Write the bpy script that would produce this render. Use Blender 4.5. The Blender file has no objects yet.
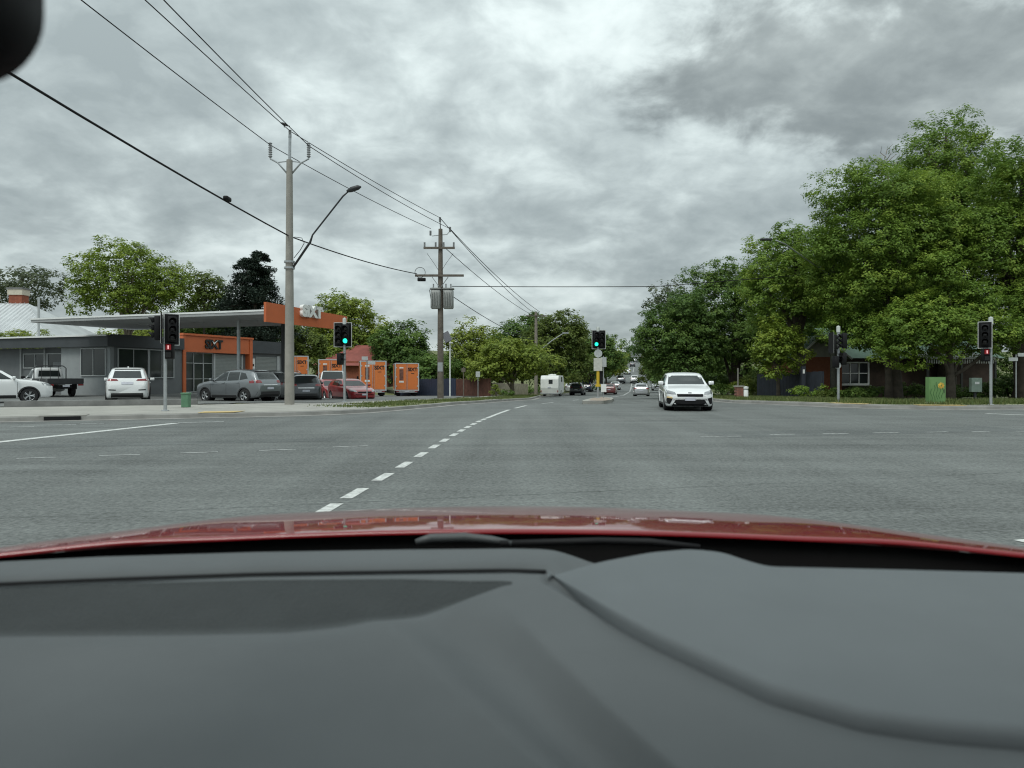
import bpy, bmesh, math, random
import numpy as np
from mathutils import Vector, Matrix
from mathutils.bvhtree import BVHTree
from mathutils.geometry import tessellate_polygon
R = math.radians
sc = bpy.context.scene
COL = sc.collection

# ------------------------------------------------------------------ camera, sky, sun, exposure
EYE = 1.3            # metres above the road
FPX = 711.0          # focal length in pixels of a 1024 px wide frame
HOR = 376.0          # row of the horizon
cam = bpy.data.cameras.new('camera'); camo = bpy.data.objects.new('camera', cam); COL.objects.link(camo)
camo.location = (0, 0, EYE); camo.rotation_euler = (R(90), 0, 0)
cam.sensor_width = 36.0; cam.lens = 36.0*FPX/1024; cam.shift_y = -8/1024
cam.clip_start = 0.02; cam.clip_end = 6000
cam.dof.use_dof = True; cam.dof.focus_distance = 30; cam.dof.aperture_fstop = 6.6
sc.camera = camo

SUN_EL, SUN_AZ = 58, 205          # behind and to the left of the camera, veiled by cloud
w = bpy.data.worlds.new('World'); sc.world = w; w.use_nodes = True
nt = w.node_tree; nt.nodes.clear()
def N(t, **k):
    n = nt.nodes.new(t)
    for a, b in k.items(): setattr(n, a, b)
    return n
def L(a, b): nt.links.new(a, b)
def M(op, a, b=None, c=None):
    n = N('ShaderNodeMath', operation=op)
    for i, x in enumerate((a, b, c)):
        if x is None: continue
        if isinstance(x, (int, float)): n.inputs[i].default_value = x
        else: L(x, n.inputs[i])
    return n.outputs[0]
def ramp(fac, pts):
    n = N('ShaderNodeValToRGB'); e = n.color_ramp.elements
    while len(e) < len(pts): e.new(.5)
    for i, (p, c) in enumerate(pts):
        e[i].position = p; e[i].color = (*c, 1) if len(c) == 3 else c
    L(fac, n.inputs[0]); return n.outputs[0]
out = N('ShaderNodeOutputWorld'); bg = N('ShaderNodeBackground'); L(bg.outputs[0], out.inputs[0])
sky = N('ShaderNodeTexSky', sky_type='NISHITA'); sky.sun_disc = False
sky.sun_elevation = R(SUN_EL); sky.sun_rotation = R(SUN_AZ)
skyv = N('ShaderNodeVectorMath', operation='SCALE'); L(sky.outputs[0], skyv.inputs[0]); skyv.inputs[3].default_value = 0.10
tc = N('ShaderNodeTexCoord'); sep = N('ShaderNodeSeparateXYZ'); L(tc.outputs['Generated'], sep.inputs[0])
zz = M('MAXIMUM', sep.outputs[2], 0.0)
den = M('ADD', zz, 0.36)
px_ = M('DIVIDE', sep.outputs[0], den); py_ = M('DIVIDE', sep.outputs[1], den)
cmb = N('ShaderNodeCombineXYZ'); L(px_, cmb.inputs[0]); L(py_, cmb.inputs[1])
def noise(vec, scale, detail, rough, dist=0.0, off=(0,0,0), stretch=(1,1,1)):
    mp = N('ShaderNodeMapping'); L(vec, mp.inputs[0]); mp.inputs['Location'].default_value = off; mp.inputs['Scale'].default_value = stretch
    n = N('ShaderNodeTexNoise'); L(mp.outputs[0], n.inputs['Vector'])
    n.inputs['Scale'].default_value = scale; n.inputs['Detail'].default_value = detail
    n.inputs['Roughness'].default_value = rough; n.inputs['Distortion'].default_value = dist
    return n.outputs[0]
n_big = noise(cmb.outputs[0], 1.15, 3, .5, .15, (0.6, 3.7, 0), (1.0, 1.0, 1))
n_mid = noise(cmb.outputs[0], 3.6, 8, .53, .2, (5.6, 6.9, 2), (0.95, 1.0, 1))
n_fin = noise(cmb.outputs[0], 8.5, 8, .56, .3, (9.3, 4.4, 5), (1.0, 1.0, 1))
base = M('ADD', M('ADD', M('MULTIPLY', n_big, .32), M('MULTIPLY', n_mid, .44)), M('MULTIPLY', n_fin, .24))
# the one heavy dark cloud to the right
bx = M('DIVIDE', M('SUBTRACT', px_, .68), .44); by = M('DIVIDE', M('SUBTRACT', py_, 1.17), .24)
rr = M('SQRT', M('ADD', M('MULTIPLY', bx, bx), M('MULTIPLY', by, by)))
rr = M('ADD', rr, M('MULTIPLY', M('SUBTRACT', n_mid, .5), 1.7))
rr = M('ADD', rr, M('MULTIPLY', M('SUBTRACT', n_fin, .5), 1.3))
mr = N('ShaderNodeMapRange', interpolation_type='SMOOTHSTEP'); L(rr, mr.inputs[0])
mr.inputs[1].default_value = .60; mr.inputs[2].default_value = 1.15; mr.inputs[3].default_value = 1.0; mr.inputs[4].default_value = 0.0
dark = M('MULTIPLY', mr.outputs[0], .85)
cl = ramp(base, [(.40, (.355, .40, .41)), (.465, (.455, .505, .513)), (.51, (.56, .617, .622)), (.565, (.72, .785, .785)), (.64, (.86, .92, .915))])
mixd = N('ShaderNodeMix', data_type='RGBA'); L(dark, mixd.inputs[0]); L(cl, mixd.inputs[6]); dk_ = N('ShaderNodeVectorMath', operation='SCALE'); L(cl, dk_.inputs[0]); dk_.inputs[3].default_value = .52; L(dk_.outputs[0], mixd.inputs[7])
# overcast skies are brighter overhead (CIE overcast law)
grad = M('MULTIPLY_ADD', zz, 1.0, .80)
gs = N('ShaderNodeVectorMath', operation='SCALE'); L(mixd.outputs[2], gs.inputs[0]); L(grad, gs.inputs[3])
mx = N('ShaderNodeMix', data_type='RGBA'); mx.inputs[0].default_value = .94; L(skyv.outputs[0], mx.inputs[6]); L(gs.outputs[0], mx.inputs[7])
L(mx.outputs[2], bg.inputs[0]); bg.inputs[1].default_value = 1.06
w.cycles.sampling_method = 'MANUAL'; w.cycles.sample_map_resolution = 512

sun = bpy.data.lights.new('sun', 'SUN'); suno = bpy.data.objects.new('sun', sun); COL.objects.link(suno)
sun.energy = 1.5; sun.angle = R(24); sun.color = (1.0, .97, .92)
dv = Vector((math.sin(R(SUN_AZ))*math.cos(R(SUN_EL)), math.cos(R(SUN_AZ))*math.cos(R(SUN_EL)), math.sin(R(SUN_EL))))
suno.rotation_euler = dv.to_track_quat('Z', 'Y').to_euler(); suno.location = dv*50
sc.view_settings.view_transform = 'Standard'; sc.view_settings.look = 'None'
sc.view_settings.exposure = 0.0; sc.view_settings.gamma = 1.0; sc.view_settings.use_curve_mapping = False
sc.cycles.max_bounces = 8; sc.cycles.transparent_max_bounces = 16; sc.cycles.diffuse_bounces = 4
sc.cycles.caustics_reflective = False; sc.cycles.caustics_refractive = False
sc.cycles.use_denoising = True; sc.cycles.filter_width = 1.15

# ------------------------------------------------------------------ measuring helpers (metres from the photograph's perspective)
def gx(u, Y): return (u-512)/FPX*Y
def gz(v, Y): return EYE-(v-HOR)/FPX*Y
def sstep(a, b, x):
    t = np.clip((np.asarray(x, float)-a)/(b-a), 0, 1); return t*t*(3-2*t)
def T(X, Y):                       # the lie of the land: flat crossing, a dip beyond it, then a long climb
    X = np.asarray(X, float); Y = np.asarray(Y, float)
    k = sstep(-21, -13, X)
    z = -0.02*np.clip(Y-32, 0, 58)*k
    r = np.clip(Y-112, 0, 560)
    z = z + 0.045*r*sstep(0, 70, r) + 0.012*np.clip(Y-672, 0, 800)
    return z
def Tz(X, Y): return float(T(X, Y))

# ------------------------------------------------------------------ materials
MAT = {}
def P(name, col, rough=.6, metal=0., var=.12, scale=6., bump=0., coat=0., spec=.5, emit=None, es=0., col2=None, detail=5, bscale=None):
    if name in MAT: return MAT[name]
    m = bpy.data.materials.new(name); m.use_nodes = True; t = m.node_tree; b = t.nodes['Principled BSDF']
    b.inputs['Roughness'].default_value = rough; b.inputs['Metallic'].default_value = metal
    b.inputs['Coat Weight'].default_value = coat; b.inputs['Coat Roughness'].default_value = .04
    b.inputs['Specular IOR Level'].default_value = spec
    c = t.nodes.new('ShaderNodeTexCoord'); n = t.nodes.new('ShaderNodeTexNoise'); t.links.new(c.outputs['Object'], n.inputs['Vector'])
    n.inputs['Scale'].default_value = scale; n.inputs['Detail'].default_value = detail; n.inputs['Roughness'].default_value = .6
    r = t.nodes.new('ShaderNodeValToRGB'); t.links.new(n.outputs[0], r.inputs[0])
    e = r.color_ramp.elements; e[0].position = .3; e[1].position = .7
    e[0].color = (*[x*(1-var) for x in col], 1)
    e[1].color = (*([min(1, x*(1+var)) for x in col] if col2 is None else col2), 1)
    t.links.new(r.outputs[0], b.inputs['Base Color'])
    if bump:
        bn = t.nodes.new('ShaderNodeBump'); bn.inputs['Strength'].default_value = bump; bn.inputs['Distance'].default_value = .01
        n2 = t.nodes.new('ShaderNodeTexNoise'); n2.inputs['Scale'].default_value = bscale or scale*6; n2.inputs['Detail'].default_value = 4
        t.links.new(c.outputs['Object'], n2.inputs['Vector']); t.links.new(n2.outputs[0], bn.inputs['Height']); t.links.new(bn.outputs[0], b.inputs['Normal'])
    if emit:
        b.inputs['Emission Color'].default_value = (*emit, 1); b.inputs['Emission Strength'].default_value = es
    MAT[name] = m; return m
def leaf_mat(name, c1, c2, c3, trans=.36):
    m = bpy.data.materials.new(name); m.use_nodes = True; t = m.node_tree; b = t.nodes['Principled BSDF']; o = t.nodes['Material Output']
    a = t.nodes.new('ShaderNodeAttribute'); a.attribute_name = 'tint'
    r = t.nodes.new('ShaderNodeValToRGB'); t.links.new(a.outputs['Fac'], r.inputs[0]); e = r.color_ramp.elements
    e.new(.5)
    for i, (p, c) in enumerate(((.0, c1), (.5, c2), (1., c3))): e[i].position = p; e[i].color = (*c, 1)
    t.links.new(r.outputs[0], b.inputs['Base Color']); b.inputs['Roughness'].default_value = .55; b.inputs['Specular IOR Level'].default_value = .25
    tr = t.nodes.new('ShaderNodeBsdfTranslucent'); t.links.new(r.outputs[0], tr.inputs[0])
    mxs = t.nodes.new('ShaderNodeMixShader'); mxs.inputs[0].default_value = trans
    t.links.new(b.outputs[0], mxs.inputs[1]); t.links.new(tr.outputs[0], mxs.inputs[2]); t.links.new(mxs.outputs[0], o.inputs[0])
    MAT[name] = m; return m

def asphalt(name, col, seam=False):
    m = bpy.data.materials.new(name); m.use_nodes = True; t = m.node_tree; b = t.nodes['Principled BSDF']
    g = t.nodes.new('ShaderNodeNewGeometry')
    def nz(scale, detail, rough, off=0, sx=1, sy=1, rz=0):
        mp = t.nodes.new('ShaderNodeMapping'); t.links.new(g.outputs['Position'], mp.inputs[0])
        mp.inputs['Location'].default_value = (off, off*.7, 0); mp.inputs['Scale'].default_value = (sx, sy, 1); mp.inputs['Rotation'].default_value = (0, 0, rz)
        n = t.nodes.new('ShaderNodeTexNoise'); t.links.new(mp.outputs[0], n.inputs['Vector'])
        n.inputs['Scale'].default_value = scale; n.inputs['Detail'].default_value = detail; n.inputs['Roughness'].default_value = rough
        return n.outputs[0]
    def mm(op, a, b_=None, c=None, clamp=False):
        n = t.nodes.new('ShaderNodeMath'); n.operation = op; n.use_clamp = clamp
        for i, x in enumerate((a, b_, c)):
            if x is None: continue
            if isinstance(x, (int, float)): n.inputs[i].default_value = x
            else: t.links.new(x, n.inputs[i])
        return n.outputs[0]
    agg = nz(38, 4, .8); patch = nz(.35, 5, .6, 3); track = nz(.9, 4, .55, 8, .12, 1.6, R(-14.6)); grit = nz(9, 6, .7, 5)
    track2 = nz(.7, 4, .55, 18, 1.5, .10, R(-10))
    v = mm('ADD', mm('MULTIPLY', mm('SUBTRACT', agg, .5), 1.9), mm('MULTIPLY', mm('SUBTRACT', patch, .5), .6))
    v = mm('ADD', v, mm('MULTIPLY', mm('SUBTRACT', track, .5), .85))
    v = mm('ADD', v, mm('MULTIPLY', mm('SUBTRACT', track2, .5), .75))
    v = mm('ADD', v, mm('MULTIPLY', mm('SUBTRACT', grit, .5), .65))
    spk = nz(15, 2, .5, 2); spk2 = nz(24, 2, .5, 31)
    v = mm('ADD', v, mm('MULTIPLY', mm('SUBTRACT', spk, .5), 1.1)); v = mm('ADD', v, mm('MULTIPLY', mm('SUBTRACT', spk2, .5), 1.1))
    v = mm('ADD', v, 1.0)
    if seam:      # tar-sealed paving joints running along the cross street
        s = t.nodes.new('ShaderNodeSeparateXYZ'); t.links.new(g.outputs['Position'], s.inputs[0])
        for y0, sl, wd, amt in ((7.75, .27, .03, .75), (12.6, .26, .06, .3), (4.9, .27, .03, .25), (18.4, .25, .06, .14)):
            d = mm('ABSOLUTE', mm('SUBTRACT', mm('SUBTRACT', s.outputs[1], mm('MULTIPLY', s.outputs[0], sl)), y0))
            d = mm('ADD', d, mm('MULTIPLY', mm('SUBTRACT', grit, .5), .16))
            k = mm('SUBTRACT', 1.0, mm('DIVIDE', mm('ABSOLUTE', d), wd), clamp=True)
            k = mm('MULTIPLY', k, mm('MULTIPLY_ADD', patch, 2.2, -.55, clamp=True))
            v = mm('MULTIPLY', v, mm('SUBTRACT', 1.0, mm('MULTIPLY', k, amt)))
    vm = t.nodes.new('ShaderNodeVectorMath'); vm.operation = 'SCALE'; vm.inputs[0].default_value = col; t.links.new(v, vm.inputs[3])
    t.links.new(vm.outputs[0], b.inputs['Base Color']); b.inputs['Roughness'].default_value = .82; b.inputs['Specular IOR Level'].default_value = .35
    bn = t.nodes.new('ShaderNodeBump'); bn.inputs['Strength'].default_value = .5; bn.inputs['Distance'].default_value = .012
    t.links.new(agg, bn.inputs['Height']); t.links.new(bn.outputs[0], b.inputs['Normal'])
    MAT[name] = m; return m

ASPH = asphalt('asphalt', (.138, .147, .142), True)
LOTM = asphalt('lot_asphalt', (.15, .155, .15))
CONC = P('concrete', (.34, .33, .30), .85, var=.16, scale=1.2, bump=.3)
CONC_D = P('concrete_dark', (.20, .20, .195), .88, var=.25, scale=2.0, bump=.3)
POLE_C = P('pole_concrete', (.30, .285, .255), .85, var=.14, scale=2.5, bump=.25)
TIMBER = P('pole_timber', (.135, .115, .095), .85, var=.3, scale=3, bump=.4)
GALV = P('galvanised', (.42, .44, .45), .45, .6, var=.12, scale=4)
DARKM = P('dark_metal', (.045, .047, .05), .5, .3)
BLACK = P('black_plastic', (.010, .010, .011), .6, spec=.22)
RUB = P('rubber', (.018, .018, .019), .8)
RIMM = P('alloy', (.50, .51, .52), .3, .8)
GLASS = P('car_glass', (.022, .028, .028), .06, var=.05, spec=.6)
WGLASS = P('window_glass', (.030, .036, .038), .08, var=.2, scale=.6, spec=.55)
WHITE = P('white_paint', (.80, .81, .80), .45, var=.05)
def road_paint(name, col, lo, hi):
    m = P(name, col, .7, var=.15, scale=5, bump=.3); t = m.node_tree; b = t.nodes['Principled BSDF']
    g_ = t.nodes.new('ShaderNodeNewGeometry'); n_ = t.nodes.new('ShaderNodeTexNoise'); n_.inputs['Scale'].default_value = 11; n_.inputs['Detail'].default_value = 7; n_.inputs['Roughness'].default_value = .7; t.links.new(g_.outputs['Position'], n_.inputs['Vector'])
    r_ = t.nodes.new('ShaderNodeMapRange'); r_.inputs[1].default_value = lo; r_.inputs[2].default_value = hi; t.links.new(n_.outputs[0], r_.inputs[0])
    x_ = t.nodes.new('ShaderNodeMix'); x_.data_type = 'RGBA'; t.links.new(r_.outputs[0], x_.inputs[0]); t.links.new(b.inputs['Base Color'].links[0].from_socket, x_.inputs[6]); x_.inputs[7].default_value = (.16, .168, .163, 1); t.links.new(x_.outputs[2], b.inputs['Base Color']); return m
MARK = road_paint('road_paint', (.60, .61, .59), .50, .68)
MARKW = road_paint('worn_paint', (.42, .43, .42), .46, .62)
YELL = P('tactile_yellow', (.55, .42, .20), .8, var=.2, scale=3)
GRASS = P('grass_ground', (.10, .125, .04), .95, var=.35, scale=1.1, bump=.8, bscale=14, col2=(.20, .21, .085), detail=8)
EARTH = P('leaf_litter', (.075, .075, .045), .95, var=.4, scale=.8, bump=.6, bscale=9, col2=(.12, .125, .06))

# ------------------------------------------------------------------ mesh helpers
class MB:
    def __init__(s): s.v = []; s.f = []
    def add(s, vs, fs):
        o = len(s.v); s.v += [tuple(p) for p in vs]; s.f += [tuple(i+o for i in f) for f in fs]; return s
    def box(s, c, d, rz=0., rx=0., ry=0.):
        m = Matrix.Translation(c) @ Matrix.Rotation(rz, 4, 'Z') @ Matrix.Rotation(ry, 4, 'Y') @ Matrix.Rotation(rx, 4, 'X')
        h = [x/2 for x in d]
        vs = [m @ Vector((a*h[0], b*h[1], c_*h[2])) for a in (-1, 1) for b in (-1, 1) for c_ in (-1, 1)]
        return s.add(vs, [(0,1,3,2),(4,6,7,5),(0,4,5,1),(2,3,7,6),(0,2,6,4),(1,5,7,3)])
    def rbox(s, c, d, r=.02, n=3, rz=0.):      # box with rounded vertical edges and softened top
        hx, hy, hz = [x/2 for x in d]; r = min(r, hx*.9, hy*.9)
        prof = []
        for k, (sx, sy) in enumerate(((1,1),(-1,1),(-1,-1),(1,-1))):
            for i in range(n+1):
                a = math.pi/2*(k+i/n); prof.append((sx*(hx-r), sy*(hy-r), math.cos(a), math.sin(a)))
        m = Matrix.Translation(c) @ Matrix.Rotation(rz, 4, 'Z'); vs = []; fs = []; q = len(prof)
        b = min(r*.5, hz*.5)
        for (z, k) in ((-hz, .6), (-hz+b, 1), (hz-b, 1), (hz, .6)):
            for (px, py, cx, cy) in prof: vs.append(m @ Vector((px+cx*r*k, py+cy*r*k, z)))
        for j in range(3):
            for i in range(q): fs.append((j*q+i, j*q+(i+1) % q, (j+1)*q+(i+1) % q, (j+1)*q+i))
        fs.append(tuple(range(q))[::-1]); fs.append(tuple(3*q+i for i in range(q)))
        return s.add(vs, fs)
    def tube(s, pts, rad, n=8, cap=True):
        pts = [Vector(p) for p in pts]; rad = rad if isinstance(rad, (list, tuple)) else [rad]*len(pts)
        vs = []; fs = []; up = None
        for i, p in enumerate(pts):
            d = (pts[min(i+1, len(pts)-1)]-pts[max(i-1, 0)]).normalized()
            if up is None: up = d.orthogonal().normalized()
            a = (up - d*up.dot(d)); a = a.normalized() if a.length > 1e-6 else d.orthogonal().normalized(); up = a; b = d.cross(a)
            for k in range(n):
                t = 2*math.pi*k/n; vs.append(p+(a*math.cos(t)+b*math.sin(t))*rad[i])
        for i in range(len(pts)-1):
            for k in range(n): fs.append((i*n+k, i*n+(k+1) % n, (i+1)*n+(k+1) % n, (i+1)*n+k))
        if cap: fs.append(tuple(range(n))[::-1]); fs.append(tuple((len(pts)-1)*n+k for k in range(n)))
        return s.add(vs, fs)
    def lathe(s, prof, axis, c, n=24):      # prof: (r, h) along axis
        ax = Vector(axis).normalized(); a = ax.orthogonal().normalized(); b = ax.cross(a); c = Vector(c); vs = []; fs = []
        for (r, h) in prof:
            for k in range(n):
                t = 2*math.pi*k/n; vs.append(c+ax*h+(a*math.cos(t)+b*math.sin(t))*r)
        for i in range(len(prof)-1):
            for k in range(n): fs.append((i*n+k, i*n+(k+1) % n, (i+1)*n+(k+1) % n, (i+1)*n+k))
        return s.add(vs, fs)
    def prism(s, poly, z0, z1):
        n = len(poly); vs = [(x, y, z0) for x, y in poly]+[(x, y, z1) for x, y in poly]
        tr = tessellate_polygon([[Vector((x, y, 0)) for x, y in poly]])
        fs = [tuple(i+n for i in t) for t in tr]+[tuple(t[::-1]) for t in tr]+[(i, (i+1) % n, n+(i+1) % n, n+i) for i in range(n)]
        return s.add(vs, fs)
    def grid(s, A):                         # A: rows x cols x 3
        r, c = A.shape[:2]; return s.add(A.reshape(-1, 3).tolist(), [(i*c+j, i*c+j+1, (i+1)*c+j+1, (i+1)*c+j) for i in range(r-1) for j in range(c-1)])
    def build(s, name, mat, parent=None, smooth=False, angle=None, recalc=True):
        me = bpy.data.meshes.new(name); me.from_pydata(s.v, [], s.f)
        if recalc:
            bm = bmesh.new(); bm.from_mesh(me); bmesh.ops.recalc_face_normals(bm, faces=bm.faces); bm.to_mesh(me); bm.free()
        me.materials.append(mat)
        if smooth:
            me.polygons.foreach_set('use_smooth', [True]*len(me.polygons))
            if angle is not None: me.set_sharp_from_angle(angle=R(angle))
        o = bpy.data.objects.new(name, me); COL.objects.link(o)
        if parent: o.parent = parent
        return o
def tag(o, label=None, cat=None, group=None, kind=None):
    if label: o['label'] = label
    if cat: o['category'] = cat
    if group: o['group'] = group
    if kind: o['kind'] = kind
    return o
def thing(name, label, cat, loc=(0,0,0), rz=0., group=None):
    o = bpy.data.objects.new(name, None); COL.objects.link(o); o.location = loc; o.rotation_euler = (0, 0, rz); o.empty_display_size = .3
    return tag(o, label, cat, group)
def copy_tree(o, parent=None):
    c = o.copy(); COL.objects.link(c); c.parent = parent
    for ch in list(o.children): copy_tree(ch, c)
    return c
def box(name, mat, parent, c, d, rz=0., rx=0., ry=0.): return MB().box(c, d, rz, rx, ry).build(name, mat, parent)
def text_mesh(s, size, ext, offset=0.):
    cu = bpy.data.curves.new('t', 'FONT'); cu.body = s; cu.size = size; cu.extrude = ext; cu.offset = offset
    cu.align_x = 'CENTER'; cu.align_y = 'CENTER'; cu.resolution_u = 3; cu.space_character = .92
    o = bpy.data.objects.new('t', cu); COL.objects.link(o)
    me = bpy.data.meshes.new_from_object(o.evaluated_get(bpy.context.evaluated_depsgraph_get()))
    bpy.data.objects.remove(o); return me
def lettering(name, s, size, mat, parent, loc, rot, ext=.02, offset=.0, sx=1.):
    me = text_mesh(s, size, ext, offset); me.materials.clear(); me.materials.append(mat)
    o = bpy.data.objects.new(name, me); COL.objects.link(o); o.parent = parent; o.location = loc; o.rotation_euler = rot; o.scale = (sx, 1, 1); return o

# ------------------------------------------------------------------ ground, road, kerbs
CLp = np.array([(-120,-20),(-40,10.4),(-25,16.1),(-14.4,20.1),(-10.4,21.7),(-8.7,22.35),(-7.2,23.0),(-6.0,23.9),(-5.1,25.1),(-4.4,26.7),(-3.05,30.4),(-1.6,35.6),(-.3,42.3),
               (1.3,49),(2.1,60),(2.7,70),(4.5,85),(8.5,100),(22,175),(36,250),(58,375),(80,500),(106,650)], float)
CRp = np.array([(180,40),(60,31),(30,28.6),(20,27.8),(17.2,27.4),(15,27.9),(13.3,29.4),(12.0,32.5),(11.4,36),(11.8,40),(13.5,50),(19.5,80),(23,100),(36.5,175),(50,250),(72.5,375),(95,500),(122,650)], float)
def dense(p, step=2.0):
    o = []
    for a, b in zip(p[:-1], p[1:]):
        n = max(1, int(np.hypot(*(b-a))/step))
        for i in range(n): o.append(a+(b-a)*i/n)
    o.append(p[-1]); return np.array(o)
def inside(poly, X, Y):
    c = np.zeros(X.shape, bool); n = len(poly)
    for i in range(n):
        x1, y1 = poly[i]; x2, y2 = poly[i-1]
        k = (y1 > Y) != (y2 > Y)
        c ^= k & (X < (x2-x1)*(Y-y1)/((y2-y1) if y2 != y1 else 1e-9)+x1)
    return c
def dist(pl, X, Y):
    d = np.full(X.shape, 1e9)
    for a, b in zip(pl[:-1], pl[1:]):
        v = b-a; t = np.clip(((X-a[0])*v[0]+(Y-a[1])*v[1])/(v@v), 0, 1)
        d = np.minimum(d, np.hypot(X-a[0]-t*v[0], Y-a[1]-t*v[1]))
    return d
LANDL = np.vstack([CLp, [(106, 2000), (-2000, 2000), (-2000, -20)]]); LANDR = np.vstack([CRp, [(122, 2000), (2500, 2000), (2500, 40)]])
xs = np.concatenate([np.linspace(-1500, -70, 14), np.arange(-60, 115, .8), np.linspace(125, 1800, 16)])
ys = np.concatenate([np.linspace(-80, -10, 8), np.arange(-5, 110, .8), np.arange(114, 660, 9), np.linspace(680, 1900, 14)])
GX, GY = np.meshgrid(xs, ys)
land = inside(LANDL, GX, GY) | inside(LANDR, GX, GY)
dk = np.minimum(dist(CLp, GX, GY), dist(CRp, GX, GY))
beyond = GY > 655
gzv = T(GX, GY) + np.where((land & (dk > 1.3)) | beyond, .10, -.30)
A = np.stack([GX, GY, gzv], -1)
g = MB().grid(A).build('ground', GRASS, smooth=True, recalc=False); tag(g, kind='structure')
road_mask = ((~land) | (dk < 1.2)) & (GY < 660) & (np.abs(GX) < 130)
vid = np.arange(GX.size).reshape(GX.shape); fs = []
q = road_mask[:-1, :-1] & road_mask[1:, :-1] & road_mask[:-1, 1:] & road_mask[1:, 1:]
ii, jj = np.nonzero(q)
RZ = np.stack([GX, GY, T(GX, GY)], -1).reshape(-1, 3)
use = np.unique(np.concatenate([vid[ii, jj], vid[ii, jj+1], vid[ii+1, jj], vid[ii+1, jj+1]])); remap = -np.ones(GX.size, int); remap[use] = np.arange(len(use))
mb = MB(); mb.v = RZ[use].tolist()
mb.f = list(zip(remap[vid[ii, jj]].tolist(), remap[vid[ii, jj+1]].tolist(), remap[vid[ii+1, jj+1]].tolist(), remap[vid[ii+1, jj]].tolist()))
rd = mb.build('road', ASPH, smooth=True, recalc=False); tag(rd, kind='structure')

def normals(p, side):
    d = np.gradient(p, axis=0); d /= np.linalg.norm(d, axis=1)[:, None]
    return np.stack([-d[:, 1], d[:, 0]], 1)*side
def strip(name, p, side, prof, mat, kind='structure'):      # prof: [(offset, dz)]
    n = normals(p, side); rows = []
    for off, dz in prof:
        q_ = p+n*off; rows.append(np.stack([q_[:, 0], q_[:, 1], T(q_[:, 0], q_[:, 1])+dz], 1))
    o = MB().grid(np.stack(rows, 0)).build(name, mat); tag(o, kind=kind); return o
KERB = P('kerb_concrete', (.25, .245, .23), .88, var=.22, scale=1.5, bump=.3)
dl = dense(CLp, 1.2); dr = dense(CRp, 1.2)
strip('kerb_west', dl, 1, [(-.32, .006), (-.02, .018), (0, .12), (.03, .135), (.17, .138)], KERB)
strip('kerb_east', dr, -1, [(-.32, .006), (-.02, .018), (0, .12), (.03, .135), (.17, .138)], KERB)
# grass verges behind the kerbs
iL = [i for i, q_ in enumerate(dl) if q_[1] >= 26.2 and q_[0] > -5]
strip('verge_west', dl[iL[0]:], 1, [(.17, .134), (1.2, .15), (2.9, .14), (4.2, .09)], GRASS)
strip('verge_east', dr, -1, [(.17, .134), (1.0, .15), (2.9, .16), (4.5, .09)], GRASS)
def sheet(name, pts, dz, mat, kind='structure', parent=None):
    mb = MB(); tr = tessellate_polygon([[Vector((x, y, 0)) for x, y in pts]])
    mb.add([(x, y, Tz(x, y)+dz) for x, y in pts], tr); o = mb.build(name, mat, parent)
    for p in o.data.polygons:
        pass
    bm = bmesh.new(); bm.from_mesh(o.data)
    for f in bm.faces:
        if f.normal.z < 0: f.normal_flip()
    bm.to_mesh(o.data); bm.free()
    if kind: tag(o, kind=kind)
    return o
# footpath round the corner (wide concrete apron in front of the hire yard)
fp = [(-40.1,10.6),(-25.05,16.27),(-14.45,20.27),(-10.45,21.87),(-8.8,22.52),(-7.3,23.15),(-6.1,24.05),(-5.25,25.2),(-4.6,26.6),(-5.0,28.2),(-7.5,30.6),(-10.5,30.4),(-12.2,28.9),(-18.6,26.5),(-28,23.2),(-40,18.6)]
sheet('footpath_corner', fp, .142, CONC)
# path running beside the verge, and the crossover drive
def offs(p, side, a, b): n = normals(p, side); return [tuple(x) for x in (p+n*a)]+[tuple(x) for x in (p+n*b)[::-1]]
iP = [i for i, q_ in enumerate(dl) if 28 <= q_[1] <= 75 and q_[0] > -5]
strip('footpath_west', dl[iP[0]:iP[-1]], 1, [(2.7, .150), (4.4, .152)], CONC)
iD = [i for i, q_ in enumerate(dl) if 37 <= q_[1] <= 42.5 and q_[0] > -3]
strip('driveway', dl[iD[0]:iD[-1]], 1, [(.0, .142), (.5, .148), (2.8, .158)], CONC)
lot = [(-4.9,30.5),(-7.5,30.75),(-10.5,30.6),(-12.4,29.2),(-18.6,26.8),(-28,23.5),(-60,11),(-60,75),(-30,75),(-21,75),(-15,75),(-8,75),(-2.2,75),(-2.6,65),(-3.2,56),(-4.0,48),(-5.2,41),(-5.5,36)]
xs2 = np.arange(-60, 0, 1.0); ys2 = np.arange(11, 76, 1.0); LX, LY = np.meshgrid(xs2, ys2)
ins = inside(np.array(lot), LX, LY); vid2 = np.arange(LX.size).reshape(LX.shape); mb = MB(); mb.v = np.stack([LX, LY, T(LX, LY)+.138], -1).reshape(-1, 3).tolist()
q = ins[:-1, :-1] & ins[1:, :-1] & ins[:-1, 1:] & ins[1:, 1:]; ii, jj = np.nonzero(q)
mb.f = list(zip(vid2[ii, jj].tolist(), vid2[ii, jj+1].tolist(), vid2[ii+1, jj+1].tolist(), vid2[ii+1, jj].tolist()))
tag(mb.build('car_park', LOTM, recalc=False), kind='structure')
# bare leaf litter under the trees on the far side
strip('garden_soil', dr[[i for i, q_ in enumerate(dr) if q_[1] < 95]], -1, [(3.4, .155), (8, .17), (16, .16)], EARTH)
rp = [i for i, q_ in enumerate(dr) if q_[1] < 40 and q_[0] < 40]
strip('footpath_east', dr[rp[0]:rp[-1]], -1, [(.17, .150), (.75, .152)], CONC)
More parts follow.
